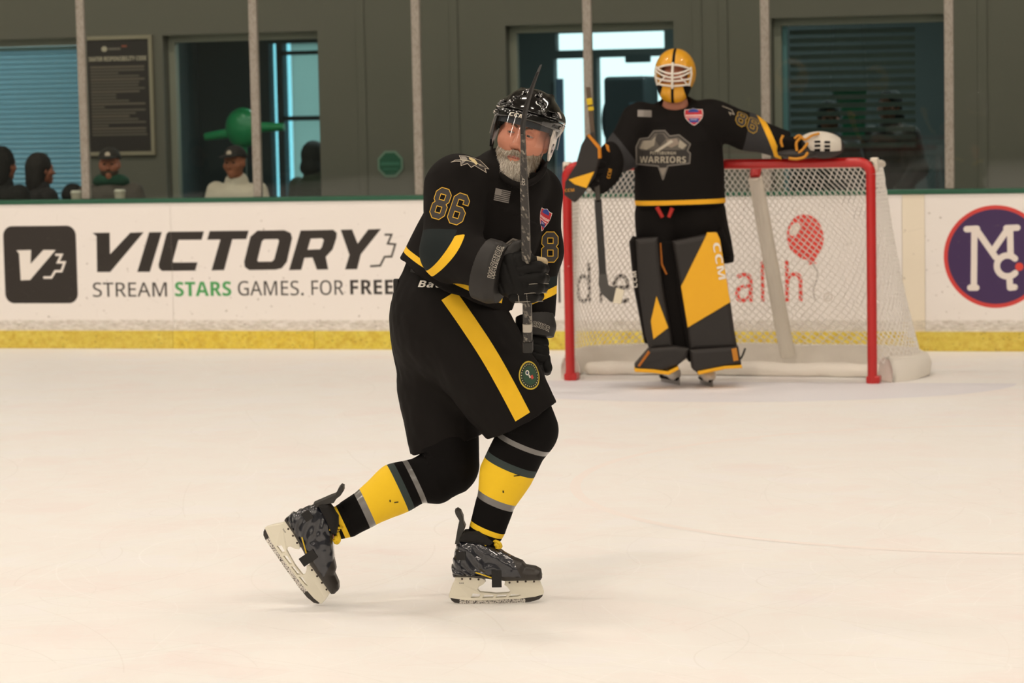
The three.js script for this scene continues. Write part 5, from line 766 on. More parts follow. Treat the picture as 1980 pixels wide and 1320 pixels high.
  {
    const jersey = grp('jersey'); let g = meshField(fJ, ...bounds([[0.5164,1.7249,-15.9], [1.6534,0.9876,-15.5]], 0.12), 0.0125), ys, gs, hs, rs; const isL = (x, y, z) => Math.min(torso(x, y, z) - armL(x, y, z), 0.02), isR = (x, y, z) => Math.min(torso(x, y, z) - armR(x, y, z), 0.02);
    const s0 = fPlane([1.5191,1.4171,-15.6], [0.92, 0.36, 0]), s1 = fPlane([1.5608,1.4043,-15.6], [0.92, 0.36, 0]), s2 = fPlane([1.3911,1.4794,-15.6], [0.95, -0.2, 0]), q2 = fPlane([0.6661,1.4223,-15.6], [-0.8, -0.6, 0]);
    [g, ys] = cutSurface(g, (x, y, z) => Math.min(s0(x, y, z), -s1(x, y, z), isL(x, y, z))); [g, gs] = cutSurface(g, (x, y, z) => Math.min(s2(x, y, z), -s0(x, y, z), isL(x, y, z))); [g, rs] = cutSurface(g, (x, y, z) => Math.min(q2(x, y, z), isR(x, y, z)));
    [g, hs] = cutSurface(g, (x, y, z) => { const h = -hemG(x, y, z); return Math.min(h - 0.006, 0.034 - h); });
    wpart(jersey, 'jersey_cloth', g, black); wpart(jersey, 'sleeve_stripe', ys, yel); wpart(jersey, 'sleeve_band', gs, grey); wpart(jersey, 'sleeve_band', rs, grey); wpart(jersey, 'hem_stripe', hs, yel);
    wpart(jersey, 'chest_crest', patch(fJ, [0.8958,1.3597,-15.5], [0, 0, -1], [0.02, 1, 0], 0.33, 0.3), printMat(prints.crest()), 'grey chest crest with lettering');
    wpart(jersey, 'shield_patch', patch(fJ, [1.0803,1.5754,-15.5], [0, 0, -1], [0, 1, 0], 0.115, 0.1), printMat(prints.shield()), 'red and blue shield patch');
    { const [c, q] = canvas(96, 48); q.fillStyle = '#8b8580'; q.fillRect(0, 0, 96, 48); q.fillStyle = '#6d6863'; for (let i = 0; i < 4; i++) q.fillRect(40, 4 + i * 12, 56, 5); wpart(jersey, 'flag_patch', patch(fJ, [0.7956,1.6077,-15.5], [0, -0.05, -1], [0.05, 1, 0], 0.082, 0.04), new THREE.MeshStandardMaterial({ map: tex(c), roughness: 0.8, side: THREE.DoubleSide }), 'grey flag patch'); }
    wpart(jersey, 'sleeve_number', patch(fJ, [1.3938,1.5806,-15.65], [0, -0.75, -0.7], [0.3, 0.9, -0.4], 0.14, 0.1), printMat(prints.numeral('86', 240, 160)), 'yellow outlined sleeve number');
    { const [c, q] = canvas(96, 64); q.strokeStyle = '#a59a8a'; q.lineWidth = 6; q.beginPath(); q.moveTo(6, 20); q.lineTo(70, 10); q.lineTo(92, 40); q.lineTo(60, 44); q.lineTo(74, 60); q.stroke(); wpart(jersey, 'shoulder_crest', patch(fJ, [1.2806,1.6366,-15.65], [0, -0.75, -0.7], [0.3, 0.9, -0.4], 0.085, 0.05), printMat(c), 'silver shoulder crest'); }
  }
  // pants and braces
  {
    const pants = grp('hockey_pants'), a = fSections([{ c: [0.8957,1.0058,-15.8], rx: 0.16, rz: 0.17, R: [1, 0, 0] }, { c: [0.8796,0.7476,-15.8], rx: 0.135, rz: 0.15 }]), b = fSections([{ c: [1.1083,1.0015,-15.8], rx: 0.16, rz: 0.17, R: [1, 0, 0] }, { c: [1.1534,0.7421,-15.8], rx: 0.16, rz: 0.15 }]), cut = fPlane([1.0131,0.7205,-15.8], [0, -1, 0]);
    wpart(pants, 'pants_cloth', meshField((x, y, z) => smax(smin(a(x, y, z), b(x, y, z), 0.05), cut(x, y, z), 0.01) + fold(x, y, z, 8, 0.006), ...bounds([[0.7215,1.08,-15.95], [1.3154,0.7049,-15.6]], 0.08), 0.0125), black);
    for (const [p, q] of [[[0.8556,1.0591,-15.61], [0.8877,0.9985,-15.61]], [[0.9455,1.0513,-15.61], [0.9237,0.9977,-15.61]]]) wpart(pants, 'brace_strap', bar(p, q, 0.014, 0.012, 6), redM);
  }
  // leg pads: bevelled slabs with a flared toe, yellow inlays, white lettering
  const plane0 = [1.0431,0.5748,-15.6], toPad = (pts) => pts.map((p) => [p[0] - plane0[0], p[1] - plane0[1]]);
  const slab = (parent, name, pts, z0, z1, m, bev = 0.018, label) => { const g = new THREE.ExtrudeGeometry(outlineShape(toPad(pts)), { depth: z1 - z0 - 2 * bev, bevelEnabled: true, bevelSize: bev * 0.9, bevelOffset: -bev * 0.9, bevelThickness: bev, bevelSegments: 3 }); g.translate(plane0[0], plane0[1], plane0[2] + z0 + bev); return wpart(parent, name, g, m, label); };
  {
    const pr = grp('leg_pad');
    slab(pr, 'pad_face', [[0.7262,0.876,-15.6], [0.8614,0.8853,-15.6], [0.8736,0.6987,-15.6], [0.8923,0.5477,-15.6], [0.9283,0.3357,-15.6], [0.9389,0.2388,-15.6], [0.8002,0.2295,-15.6], [0.7743,0.3086,-15.6], [0.7395,0.5809,-15.6]], -0.12, 0.02, padK, 0.03);
    slab(pr, 'outer_wing', [[0.6988,0.8526,-15.6], [0.7204,0.8882,-15.6], [0.7502,0.8756,-15.6], [0.7575,0.5806,-15.6], [0.7977,0.2628,-15.6], [0.7766,0.2632,-15.6], [0.7214,0.5813,-15.6]], -0.2, 0.0, black, 0.02);
    slab(pr, 'inner_wing', [[0.8523,0.8795,-15.6], [0.9541,0.8595,-15.6], [0.9809,0.6363,-15.6], [1.0143,0.4548,-15.6], [1.0478,0.2729,-15.6], [1.0404,0.1762,-15.6], [0.9385,0.2146,-15.6], [0.8889,0.5177,-15.6]], -0.22, -0.03, black, 0.02);
    slab(pr, 'toe_flap', [[0.8004,0.2416,-15.6], [0.9451,0.2508,-15.6], [1.0293,0.237,-15.6], [1.0164,0.1828,-15.6], [0.9555,0.1356,-15.6], [0.8646,0.1071,-15.6], [0.714,0.1192,-15.6], [0.7145,0.1465,-15.6]], -0.1, 0.06, padK, 0.025);
    slab(pr, 'toe_binding', [[0.7112,0.1284,-15.6], [0.8166,0.1202,-15.6], [0.9008,0.1064,-15.6], [0.9615,0.1354,-15.6], [0.9672,0.1171,-15.6], [0.9065,0.085,-15.6], [0.8162,0.099,-15.6], [0.7108,0.1072,-15.6]], -0.06, 0.064, yel, 0.006);
    slab(pr, 'pad_inlay', [[0.8441,0.5427,-15.6], [0.9105,0.3573,-15.6], [0.8222,0.2925,-15.6], [0.8088,0.3986,-15.6]], -0.01, 0.026, gold, 0.004, 'yellow inlay');
    slab(pr, 'pad_piping', [[0.8699,0.8491,-15.6], [0.8789,0.849,-15.6], [0.8861,0.7285,-15.6], [0.9122,0.6678,-15.6], [0.9031,0.662,-15.6], [0.874,0.7228,-15.6]], -0.06, -0.02, mat('#b5670f', 0.6), 0.003);
    slab(pr, 'toe_piping', [[0.7265,0.1432,-15.6], [0.7384,0.1369,-15.6], [0.8,0.2174,-15.6], [0.7911,0.2297,-15.6]], 0.03, 0.065, mat('#b5670f', 0.6), 0.003);
    { const [c, q] = canvas(64, 256); q.fillStyle = '#d5cec4'; q.font = 'bold 60px sans-serif'; q.translate(10, 250); q.rotate(-Math.PI / 2); q.fillText('CCM', 10, 46); const g = new THREE.PlaneGeometry(0.035, 0.2).rotateZ(0.06).translate(...[0.7156,0.6796,-15.57]); wpart(pr, 'side_lettering', g, printMat(c)); }
    const pl = grp('leg_pad');
    slab(pl, 'pad_face', [[0.9421,0.8597,-15.6], [1.0625,0.8813,-15.6], [1.201,0.9086,-15.6], [1.2184,0.8662,-15.6], [1.2737,0.5009,-15.6], [1.2956,0.3283,-15.6], [1.3124,0.2313,-15.6], [1.0321,0.2248,-15.6], [1.0189,0.3521,-15.6], [0.9833,0.6001,-15.6]], -0.12, 0.04, padK, 0.03);
    slab(pl, 'toe_flap', [[1.0292,0.2309,-15.6], [1.3126,0.2434,-15.6], [1.3293,0.1401,-15.6], [1.2327,0.1269,-15.6], [1.0695,0.0969,-15.6], [1.0456,0.1156,-15.6]], -0.1, 0.08, padK, 0.025);
    slab(pl, 'toe_binding', [[1.0726,0.1059,-15.6], [1.2267,0.1331,-15.6], [1.3293,0.1371,-15.6], [1.3321,0.1189,-15.6], [1.2325,0.1148,-15.6], [1.0783,0.0846,-15.6]], -0.06, 0.085, yel, 0.006);
    slab(pl, 'inner_wing', [[0.9419,0.8477,-15.6], [0.9779,0.847,-15.6], [1.0044,0.5997,-15.6], [1.0427,0.3334,-15.6], [1.0642,0.1515,-15.6], [1.028,0.1523,-15.6], [0.9894,0.3949,-15.6], [0.9568,0.6368,-15.6]], -0.22, 0.0, black, 0.02);
    slab(pl, 'thigh_board', [[1.2008,0.8966,-15.6], [1.2373,0.9318,-15.6], [1.2954,0.7805,-15.6], [1.2891,0.7596,-15.6], [1.241,0.7605,-15.6]], -0.16, -0.04, black, 0.02);
    const il = slab(pl, 'pad_inlay', [[1.1439,0.9067,-15.6], [1.1979,0.9056,-15.6], [1.2154,0.8662,-15.6], [1.2707,0.5009,-15.6], [1.022,0.358,-15.6], [0.9863,0.5971,-15.6]], 0.0, 0.047, gold, 0.004, 'large yellow inlay');
    { const [c, q] = canvas(128, 384); q.fillStyle = '#efe9e0'; q.font = 'bold 120px sans-serif'; q.translate(14, 12); q.rotate(Math.PI / 2); const w = q.measureText('CCM').width; q.scale(360 / w, 1); q.fillText('CCM', 0, -6); const g = new THREE.PlaneGeometry(0.062, 0.245).rotateZ(0.16).translate(...[1.2098,0.7399,-15.55]); wpart(il, 'inlay_lettering', g, printMat(c), 'white vertical lettering'); }
    slab(pl, 'shin_tag', [[1.2702,0.2321,-15.6], [1.3004,0.2376,-15.6], [1.3115,0.1647,-15.6], [1.2813,0.1593,-15.6]], 0.05, 0.086, mat('#c47f1e', 0.6), 0.003);
    wpart(pl, 'toe_lace', tube([[1.3083,0.1466,-15.6], [1.3358,0.1763,-15.6], [1.3575,0.2273,-15.6]], 0.006, 12, 5), black);
  }
  // skates
  const gsk = (x, y, zd, c, F, nm) => { const s = grp('skate'); void nm; const f = fEll(c[0], [0.05, 0.04, 0.1], ...F), f2 = fEll(c[1], [0.04, 0.035, 0.05], ...F); wpart(s, 'boot', meshField((a, b, d) => smin(f(a, b, d), f2(a, b, d), 0.02), ...bounds([c[0], c[1]], 0.13), 0.007), mat('#e6e1d8', 0.35)); wpart(s, 'cowling', bar(c[2], c[3], 0.012, 0.012, 8), black); wpart(s, 'blade', (() => { const g = new THREE.BoxGeometry(0.005, 0.035, 0.26); return placeLocal(g, c[4], ...F); })(), steelM); return s; };
  { const F1 = [norm([0.9, 0, -0.35]), [0, 1, 0], norm([0.35, 0, 0.9])], F2 = [norm([0.97, 0, -0.2]), [0, 1, 0], norm([0.2, 0, 0.97])], a = [0.9349,0,-15.8915], b = [1.1404,0,-15.7616];
    gsk(0, 0, 0, [add(a, [0, 0.075, -0.02]), add(a, [0.02, 0.06, 0.06]), add(a, [-0.05, 0.035, -0.08]), add(a, [0.04, 0.035, 0.1]), add(a, [0, 0.019, 0])], F1); gsk(0, 0, 0, [add(b, [0, 0.075, -0.02]), add(b, [0.01, 0.058, 0.06]), add(b, [-0.03, 0.035, -0.1]), add(b, [0.02, 0.035, 0.1]), add(b, [0, 0.019, 0])], F2); }
  // blocker on the stick hand
  {
    const bk = grp('blocker'); const face = [[0.4636,1.488,-15.4], [0.5332,1.4129,-15.4], [0.5352,1.3539,-15.4], [0.4978,1.2455,-15.4], [0.4251,1.1465,-15.4], [0.377,1.1031,-15.4], [0.3185,1.1456,-15.4], [0.3258,1.2194,-15.4], [0.3927,1.3184,-15.4], [0.4272,1.4298,-15.4]], o = [0.4337,1.2969,-15.4];
    const ex = (name, pts, d, z, m, bev, label) => { const g = new THREE.ExtrudeGeometry(outlineShape(pts.map((p) => [p[0] - o[0], p[1] - o[1]])), { depth: d, bevelEnabled: true, bevelSize: bev, bevelOffset: -bev, bevelThickness: bev, bevelSegments: 2 }); g.rotateY(-0.35); g.translate(o[0], o[1], o[2] + z); return wpart(bk, name, g, m, label); };
    ex('board', face, 0.03, 0, padK, 0.008); ex('board_inlay', [[0.3379,1.2339,-15.4], [0.4925,1.278,-15.4], [0.4435,1.1845,-15.4], [0.3729,1.2066,-15.4]], 0.006, 0.042, gold, 0.002, 'yellow wedge'); ex('board_edge', [[0.4666,1.4909,-15.4], [0.5362,1.4158,-15.4], [0.5381,1.3539,-15.4], [0.5233,1.3512,-15.4], [0.5213,1.4073,-15.4], [0.4605,1.4792,-15.4]], 0.02, 0.02, mat('#d1820f', 0.6), 0.003);
    { const [c, q] = canvas(128, 48); q.fillStyle = '#c98a1c'; q.font = 'bold 40px sans-serif'; q.fillText('CCM', 8, 40); const g = new THREE.PlaneGeometry(0.09, 0.03).rotateZ(0.05).rotateY(-0.35).translate(...[0.353,1.1766,-15.33]); wpart(bk, 'board_lettering', g, printMat(c)); }
    const parts = [fEll([0.5791,1.2829,-15.5], [0.075, 0.12, 0.07], norm([0.9, -0.4, 0]), norm([0.4, 0.9, 0])), fEll([0.5873,1.3655,-15.52], [0.06, 0.08, 0.065]), fEll([0.5234,1.2345,-15.46], [0.07, 0.09, 0.05])], fg = (x, y, z) => smin(smin(parts[0](x, y, z), parts[1](x, y, z), 0.03), parts[2](x, y, z), 0.03);
    wpart(bk, 'blocker_glove', meshField(fg, ...bounds([[0.5793,1.2918,-15.5]], 0.24), 0.009), black);
    for (let k = 0; k < 4; k++) { const y = 318 + k * 12; const p = [[[0.5418,1.3146,-15.44], [0.4993,1.3102,-15.41], [0.4827,1.3037,-15.45]], [[0.535,1.2795,-15.43], [0.4924,1.2751,-15.4], [0.4758,1.2686,-15.44]], [[0.5255,1.2441,-15.43], [0.4829,1.2399,-15.4], [0.4663,1.2332,-15.44]], [[0.513,1.2089,-15.43], [0.4735,1.2046,-15.4], [0.4568,1.2008,-15.44]]][k], a = fCone(p[0], p[1], 0.02, 0.019), b = fCone(p[1], p[2], 0.019, 0.016); void y; wpart(bk, 'glove_finger', meshField((x, yy, z) => smin(a(x, yy, z), b(x, yy, z), 0.01), ...bounds(p, 0.03), 0.006), black); }
    { const [c, q] = canvas(64, 192); q.fillStyle = '#c98a1c'; q.font = 'bold 52px sans-serif'; q.translate(50, 180); q.rotate(-1.5708); q.fillText('CCM', 0, 0); wpart(bk, 'glove_lettering', patch(fg, [0.5803,1.2757,-15.3], [0, 0, -1], [0.25, 1, 0], 0.035, 0.1), printMat(c)); }
    ex('glove_piping', [[0.5632,1.4359,-15.4], [0.5837,1.4237,-15.4], [0.5889,1.3853,-15.4], [0.5743,1.3974,-15.4]], 0.01, -0.02, mat('#d1820f', 0.6), 0.002);
  }
  // catching glove lying on the crossbar
  {
    const cg = grp('catching_glove'), cuff = fBox([1.6409,1.3926,-15.68], [0.075, 0.055, 0.07], 0.03, norm([1, -0.12, 0]), norm([0.12, 1, 0])), hand = fEll([1.8192,1.3983,-15.66], [0.135, 0.078, 0.1], norm([1, -0.1, 0]), norm([0.1, 1, 0])), thumb = fEll([1.668,1.3484,-15.6], [0.11, 0.028, 0.06], norm([1, -0.05, 0]), norm([0.05, 1, 0]));
    const f = (x, y, z) => smin(hand(x, y, z), thumb(x, y, z), 0.02);
    wpart(cg, 'glove_cuff', meshField((x, y, z) => cuff(x, y, z) + fold(x, y, z, 10, 0.004), ...bounds([[1.6409,1.3926,-15.68]], 0.15), 0.008), black);
    let g = meshField(f, ...bounds([[1.795,1.3838,-15.66]], 0.28), 0.0075), wpal; const top = fPlane([1.8132,1.3611,-15.56], [0.06, 1, 0.2]), inb = fPlane([1.7343,1.3889,-15.6], [0.75, 0.5, 0]), outb = fPlane([1.9289,1.397,-15.6], [1, 0, 0]); [g, wpal] = cutSurface(g, (x, y, z) => Math.min(top(x, y, z), inb(x, y, z), -outb(x, y, z)));
    wpart(cg, 'glove_pocket', g, mat('#2a2624', 0.6)); wpart(cg, 'glove_shell', wpal, mat('#d6cfc3', 0.6), 'white finger shells');
    for (const [x, y] of [[0, 0], [0, 1], [0, 2], [1, 0], [1, 1], [1, 2]]) { const P = [[[1.786,1.4279,-15.5], [1.7858,1.4042,-15.5], [1.7855,1.3804,-15.5]], [[1.8425,1.4238,-15.5], [1.8422,1.4001,-15.5], [1.842,1.3793,-15.5]]][x][y]; wpart(cg, 'finger_slot', patch(f, P, [0, -0.15, -1], [0, 1, 0], 0.034, 0.014, 0.002, 6, 4), black); }
    const lace = mat('#c8861a', 0.6); for (const pts of [[[1.6549,1.4385,-15.58], [1.6819,1.4558,-15.58], [1.7135,1.4315,-15.57], [1.7555,1.4545,-15.57], [1.7986,1.4654,-15.58]], [[1.6686,1.3493,-15.55], [1.7017,1.3784,-15.55], [1.7301,1.4134,-15.56]], [[1.6658,1.3672,-15.55], [1.6644,1.4147,-15.56], [1.6897,1.4439,-15.57]], [[1.6166,1.3267,-15.54], [1.6662,1.3229,-15.53], [1.708,1.334,-15.53], [1.7273,1.3572,-15.54]], [[1.5893,1.4577,-15.58], [1.576,1.4283,-15.57], [1.5846,1.3924,-15.57]]]) wpart(cg, 'glove_lace', tube(pts, 0.0085, 20, 6), lace);
  }
  // his stick, held by the blocker hand
  {
    const base = [0.5299,0.6569,-15.42], st = thing('goalie_stick', 'black goalie stick with a taped blade hanging beside the red goal post', 'hockey stick', base);
    const seg = (a, b, w, d, name, m, label) => { const up = norm(sub(b, a)), X = norm([1, -up[0] / up[1], 0]), Z = cross(X, up), l = Math.hypot(...sub(b, a)), g = new RoundedBoxGeometry(w, l, d, 2, Math.min(w, d) * 0.25); placeLocal(g, lerp3(a, b, 0.5), X, up, Z); return wpart(st, name, g, m, label); };
    const shaftM = mat('#2c2a29', 0.45); seg([0.5299,0.6569,-15.42], [0.5081,1.1175,-15.42], 0.042, 0.022, 'paddle', shaftM); seg([0.5107,1.0967,-15.42], [0.4852,1.5021,-15.42], 0.03, 0.022, 'shaft', mat('#3a352f', 0.5)); seg([0.4851,1.4991,-15.42], [0.4631,1.7587,-15.42], 0.026, 0.02, 'shaft', mat('#5a4a3a', 0.5)); seg([0.4675,1.6939,-15.41], [0.4728,1.6555,-15.41], 0.034, 0.027, 'knob_tape', mat('#d8b81a', 0.6), 'yellow tape'); seg([0.4756,1.6466,-15.41], [0.4781,1.6231,-15.41], 0.034, 0.027, 'knob_tape', mat('#d8b81a', 0.6), 'yellow tape');
    const bo = [0.5297,0.642,-15.42], g = new THREE.ExtrudeGeometry(outlineShape([[0.5096,0.687,-15.42], [0.5482,0.6863,-15.42], [0.559,0.6206,-15.42], [0.6476,0.589,-15.42], [0.6287,0.5208,-15.42], [0.5694,0.531,-15.42], [0.5197,0.5797,-15.42], [0.5057,0.6335,-15.42]].map((p) => [p[0] - bo[0], p[1] - bo[1]])), { depth: 0.012, bevelEnabled: true, bevelSize: 0.003, bevelThickness: 0.003, bevelSegments: 2 }); g.translate(...bo); wpart(st, 'blade', g, mat('#4a4846', 0.6));
    const g2 = new THREE.ExtrudeGeometry(outlineShape([[0.6063,0.6047,-15.42], [0.6477,0.592,-15.42], [0.6286,0.5179,-15.42], [0.5871,0.5247,-15.42]].map((p) => [p[0] - bo[0], p[1] - bo[1]])), { depth: 0.02, bevelEnabled: true, bevelSize: 0.003, bevelThickness: 0.002, bevelSegments: 2 }); g2.translate(bo[0], bo[1], bo[2] - 0.004); wpart(st, 'blade_tape', g2, mat('#e2d9c4', 0.8), 'white tape on the blade');
  }
}

// ---------------------------------------------------------------- behind the glass
// lobby ceiling panels
for (const [x, z, w] of [[-2.4, -4.6, 'behind the second window'], [0.4, -6.2, 'above the glazed doors'], [2.6, -5.2, 'behind the window with the grey blind']]) {
  const c = new THREE.Color().setRGB(0.9, 1, 1), o = thing('ceiling_panel_lamp', 'flat lobby ceiling lamp ' + w, 'lamp', bw(x, 3.19, z), TURN, 'lobby ceiling lamps');
  part(o, 'frame', box(0.64, 0.03, 0.64, 0, -0.005, 0, 0.006), mat('#c8c8c4', 0.5)); part(o, 'diffuser', box(0.56, 0.006, 0.56, 0, -0.024, 0), new THREE.MeshStandardMaterial({ color: 0, emissive: c, emissiveIntensity: 8 }));
  const l = new THREE.RectAreaLight(c, 30, 0.56, 0.56); l.rotation.x = -Math.PI / 2; l.position.set(0, -0.032, 0); l.castShadow = true; l.name = 'lamp_light'; o.add(l);
}
// framed notice
{
  const x0 = -4.1672, x1 = -3.5614, y0 = 1.3273, y1 = 2.2865, o = thing('framed_notice', 'tall dark notice board in a pale frame beside the lit blind', 'notice', bw((x0 + x1) / 2, y0, WALL + 0.02), TURN), w = x1 - x0, h = y1 - y0, t = 0.032, fm = mat('#8d8672', 0.5);
  part(o, 'frame_rail', boxAt(-w / 2, w / 2, 0, t, -0.02, 0.012, 0.004), fm); part(o, 'frame_rail', boxAt(-w / 2, w / 2, h - t, h, -0.02, 0.012, 0.004), fm); part(o, 'frame_rail', boxAt(-w / 2, -w / 2 + t, t, h - t, -0.02, 0.012, 0.004), fm); part(o, 'frame_rail', boxAt(w / 2 - t, w / 2, t, h - t, -0.02, 0.012, 0.004), fm);
  const [c, g] = canvas(256, 480); g.fillStyle = '#241f1c'; g.fillRect(0, 0, 256, 480); g.fillStyle = '#b5ad98'; g.beginPath(); g.arc(76, 38, 12, 0, 6.3); g.fill(); g.fillStyle = '#6d675c'; g.fillRect(92, 34, 50, 9); g.fillStyle = '#8d4a34'; g.fillRect(146, 24, 22, 8); g.fillStyle = '#c4bba4'; g.font = 'bold 25px sans-serif'; g.textAlign = 'center'; g.save(); g.translate(128, 90); const tw = g.measureText('SKATER RESPONSIBILITY CODE').width; g.scale(236 / tw, 1.1); g.fillText('SKATER RESPONSIBILITY CODE', 0, 0); g.restore();
  const ends = [236, 236, 130, 214, 236, 214, 210, 236, 214, 118, 118, 170, 236, 70, 236, 196, 170, 205, 236, 84, 236, 236, 240]; ends.forEach((e, i) => { g.fillStyle = i % 4 ? '#5c554a' : '#665d50'; g.fillRect(16, 112 + i * 13.2, e - 16, 8); });
  part(o, 'printed_panel', box(w - 2 * t, h - 2 * t, 0.01, 0, h / 2, -0.008), [fm, fm, fm, fm, new THREE.MeshStandardMaterial({ map: tex(c), roughness: 0.6 }), fm]);
}
// green octagon sign
{
  const p = [-1.5997,1.2285], o = thing('octagon_sign', 'small green octagonal sign on the grey wall', 'sign', bw(p[0], p[1], WALL + 0.006), TURN), oct = (r, d, z) => { const g = new THREE.CylinderGeometry(r, r, d, 8); g.rotateY(Math.PI / 8); g.rotateX(Math.PI / 2); g.translate(0, 0, z); return g; };
  part(o, 'rim', oct(0.112, 0.01, 0), mat('#6f8a78', 0.6)); part(o, 'face', oct(0.094, 0.012, 0.002), mat('#1c5740', 0.5)); part(o, 'text_bar', boxAt(-0.075, 0.075, -0.01, 0.014, 0.006, 0.0095), mat('#37705a', 0.5)); part(o, 'text_bar', boxAt(-0.06, 0.06, -0.045, -0.035, 0.006, 0.0095), mat('#37705a', 0.5));
}
// onlookers
function onlooker(px, eyeY, z, turn, o) {
  const s = o.s || 0.93, g = thing('person', o.label, 'person', bw(px, eyeY - 1.63 * s, z), TURN + turn, 'onlookers behind the glass'), S = (p) => mul(p, s), M = (f) => (x, y, zz) => f(x / s, y / s, zz / s) * s;
  const bones = [[[0, 0.95, 0], [0, 1.38, 0], 0.12, 0.1], [[0, 1.4, 0], [0, 1.55, 0.01], 0.06, 0.055], [[-0.17, 1.4, 0], [-0.24, 1.12, 0.02], 0.055, 0.045], [[0.17, 1.4, 0], [0.24, 1.12, 0.02], 0.055, 0.045], [[-0.24, 1.12, 0.02], [-0.17, 0.95, 0.18], 0.042, 0.032], [[0.24, 1.12, 0.02], [0.17, 0.95, 0.18], 0.042, 0.032], [[-0.1, 0.92, 0], [-0.1, 0.5, 0.02], 0.085, 0.055], [[0.1, 0.92, 0], [0.1, 0.5, 0.02], 0.085, 0.055], [[-0.1, 0.5, 0.02], [-0.1, 0.09, -0.01], 0.055, 0.04], [[0.1, 0.5, 0.02], [0.1, 0.09, -0.01], 0.055, 0.04], [[-0.1, 0.05, 0], [-0.11, 0.035, 0.15], 0.045, 0.035], [[0.1, 0.05, 0], [0.11, 0.035, 0.15], 0.045, 0.035]].map((b) => fCone(...b));
  const body = (x, y, zz) => { let d = bones[0](x, y, zz); for (let i = 1; i < bones.length; i++) d = smin(d, bones[i](x, y, zz), 0.04); return d; }, hc = [0, 1.63, 0.03], head = (x, y, zz) => fHead(x - hc[0], y - hc[1], zz - hc[2]);
  const b = part(g, 'body', merge([meshField(M(body), S([-0.36, -0.02, -0.2]), S([0.36, 1.6, 0.3]), 0.025), meshField(M(head), S([-0.12, 1.42, -0.14]), S([0.12, 1.8, 0.18]), 0.008)]), o.skin || mat('#a8674e', 0.6));
  for (const q of [-1, 1]) part(b, 'eye', new THREE.SphereGeometry(0.0125 * s, 10, 8).translate(q * 0.031 * s, 1.629 * s, 0.1075 * s), iris);
  const coat = [fSections([{ c: [0, 0.86, 0], rx: 0.2, rz: 0.15, R: [1, 0, 0] }, { c: [0, 1.15, 0], rx: 0.2, rz: 0.15 }, { c: [0, 1.38, 0], rx: 0.2, rz: 0.13 }, { c: [0, 1.47, 0], rx: 0.1, rz: 0.09 }]), fCone([-0.18, 1.39, 0], [-0.26, 1.12, 0.02], 0.085, 0.07), fCone([0.18, 1.39, 0], [0.26, 1.12, 0.02], 0.085, 0.07), fCone([-0.26, 1.12, 0.02], [-0.18, 0.96, 0.17], 0.068, 0.055), fCone([0.26, 1.12, 0.02], [0.18, 0.96, 0.17], 0.068, 0.055)], cut = fSphere([0, 1.565, 0.04], 0.07);
  part(g, 'jacket', meshField(M((x, y, zz) => { let d = coat[0](x, y, zz); for (let i = 1; i < 5; i++) d = smin(d, coat[i](x, y, zz), 0.04); return smax(d, -cut(x, y, zz), 0.01) + fold(x, y, zz, 8, 0.008); }), S([-0.4, 0.72, -0.24]), S([0.4, 1.6, 0.3]), 0.018), o.coat);
  const legs = [fCone([-0.1, 0.9, 0], [-0.1, 0.1, 0], 0.105, 0.07), fCone([0.1, 0.9, 0], [0.1, 0.1, 0], 0.105, 0.07)]; part(g, 'trousers', meshField(M((x, y, zz) => smax(smin(legs[0](x, y, zz), legs[1](x, y, zz), 0.03), 0.06 - y, 0.01)), S([-0.24, 0.03, -0.14]), S([0.24, 1.05, 0.14]), 0.025), mat('#23242a', 0.85));
  if (o.hair) { const h = fEll([0, 1.66, 0.0], [0.094, 0.115, 0.115]), h2 = fEll([0, 1.55, -0.04], [0.095, o.long || 0.05, 0.08]), face = fEll([0, 1.6, 0.12], [0.07, 0.1, 0.07]); part(g, 'hair', meshField(M((x, y, zz) => smax(smin(h(x, y, zz), h2(x, y, zz), 0.04), -face(x, y, zz), 0.02) + 0.004 * noise3(x * 60, y * 20, zz * 60)), S([-0.14, 1.2, -0.16]), S([0.14, 1.82, 0.16]), 0.01), o.hair); }
  if (o.cap) { const c1 = fEll([0, 1.665, 0.015], [0.093, 0.1, 0.112]), lo = fPlane([0, 1.665, 0], [0, -1, 0.1]), cap = part(g, 'cap', meshField(M((x, y, zz) => smax(c1(x, y, zz), lo(x, y, zz), 0.006)), S([-0.13, 1.62, -0.14]), S([0.13, 1.82, 0.17]), 0.009), o.cap); const brim = new THREE.SphereGeometry(1, 20, 10, 0, 6.2832, 0, 1.2).scale(0.08 * s, 0.02 * s, 0.085 * s).rotateX(o.brimBack ? -0.2 : 0.15); brim.translate(0, 1.672 * s, (o.brimBack ? -0.12 : 0.145) * s); part(cap, 'cap_brim', brim, o.brim || o.cap); if (o.badge) part(cap, 'cap_badge', new THREE.CircleGeometry(0.022 * s, 14).rotateX(-0.25).translate(0, 1.705 * s, 0.129 * s), mat('#b7a898', 0.7)); }
  if (o.beard) part(b, 'beard', meshField(M((x, y, zz) => smax(fB1(x, y - 1.63, zz - 0.03), y - 1.63 + 0.055 - Math.max(0, Math.abs(x) - 0.045) * 2.4, 0.01)), S([-0.11, 1.46, -0.06]), S([0.11, 1.66, 0.16]), 0.009), o.beard);
  if (o.hood) part(g, 'hood', new THREE.TorusGeometry(0.1 * s, 0.05 * s, 10, 24).rotateX(1.35).translate(0, 1.48 * s, -0.03 * s), o.hood);
  return g;
}
const fB1 = fEll([0, -0.055, 0.02], [0.072, 0.076, 0.078]);
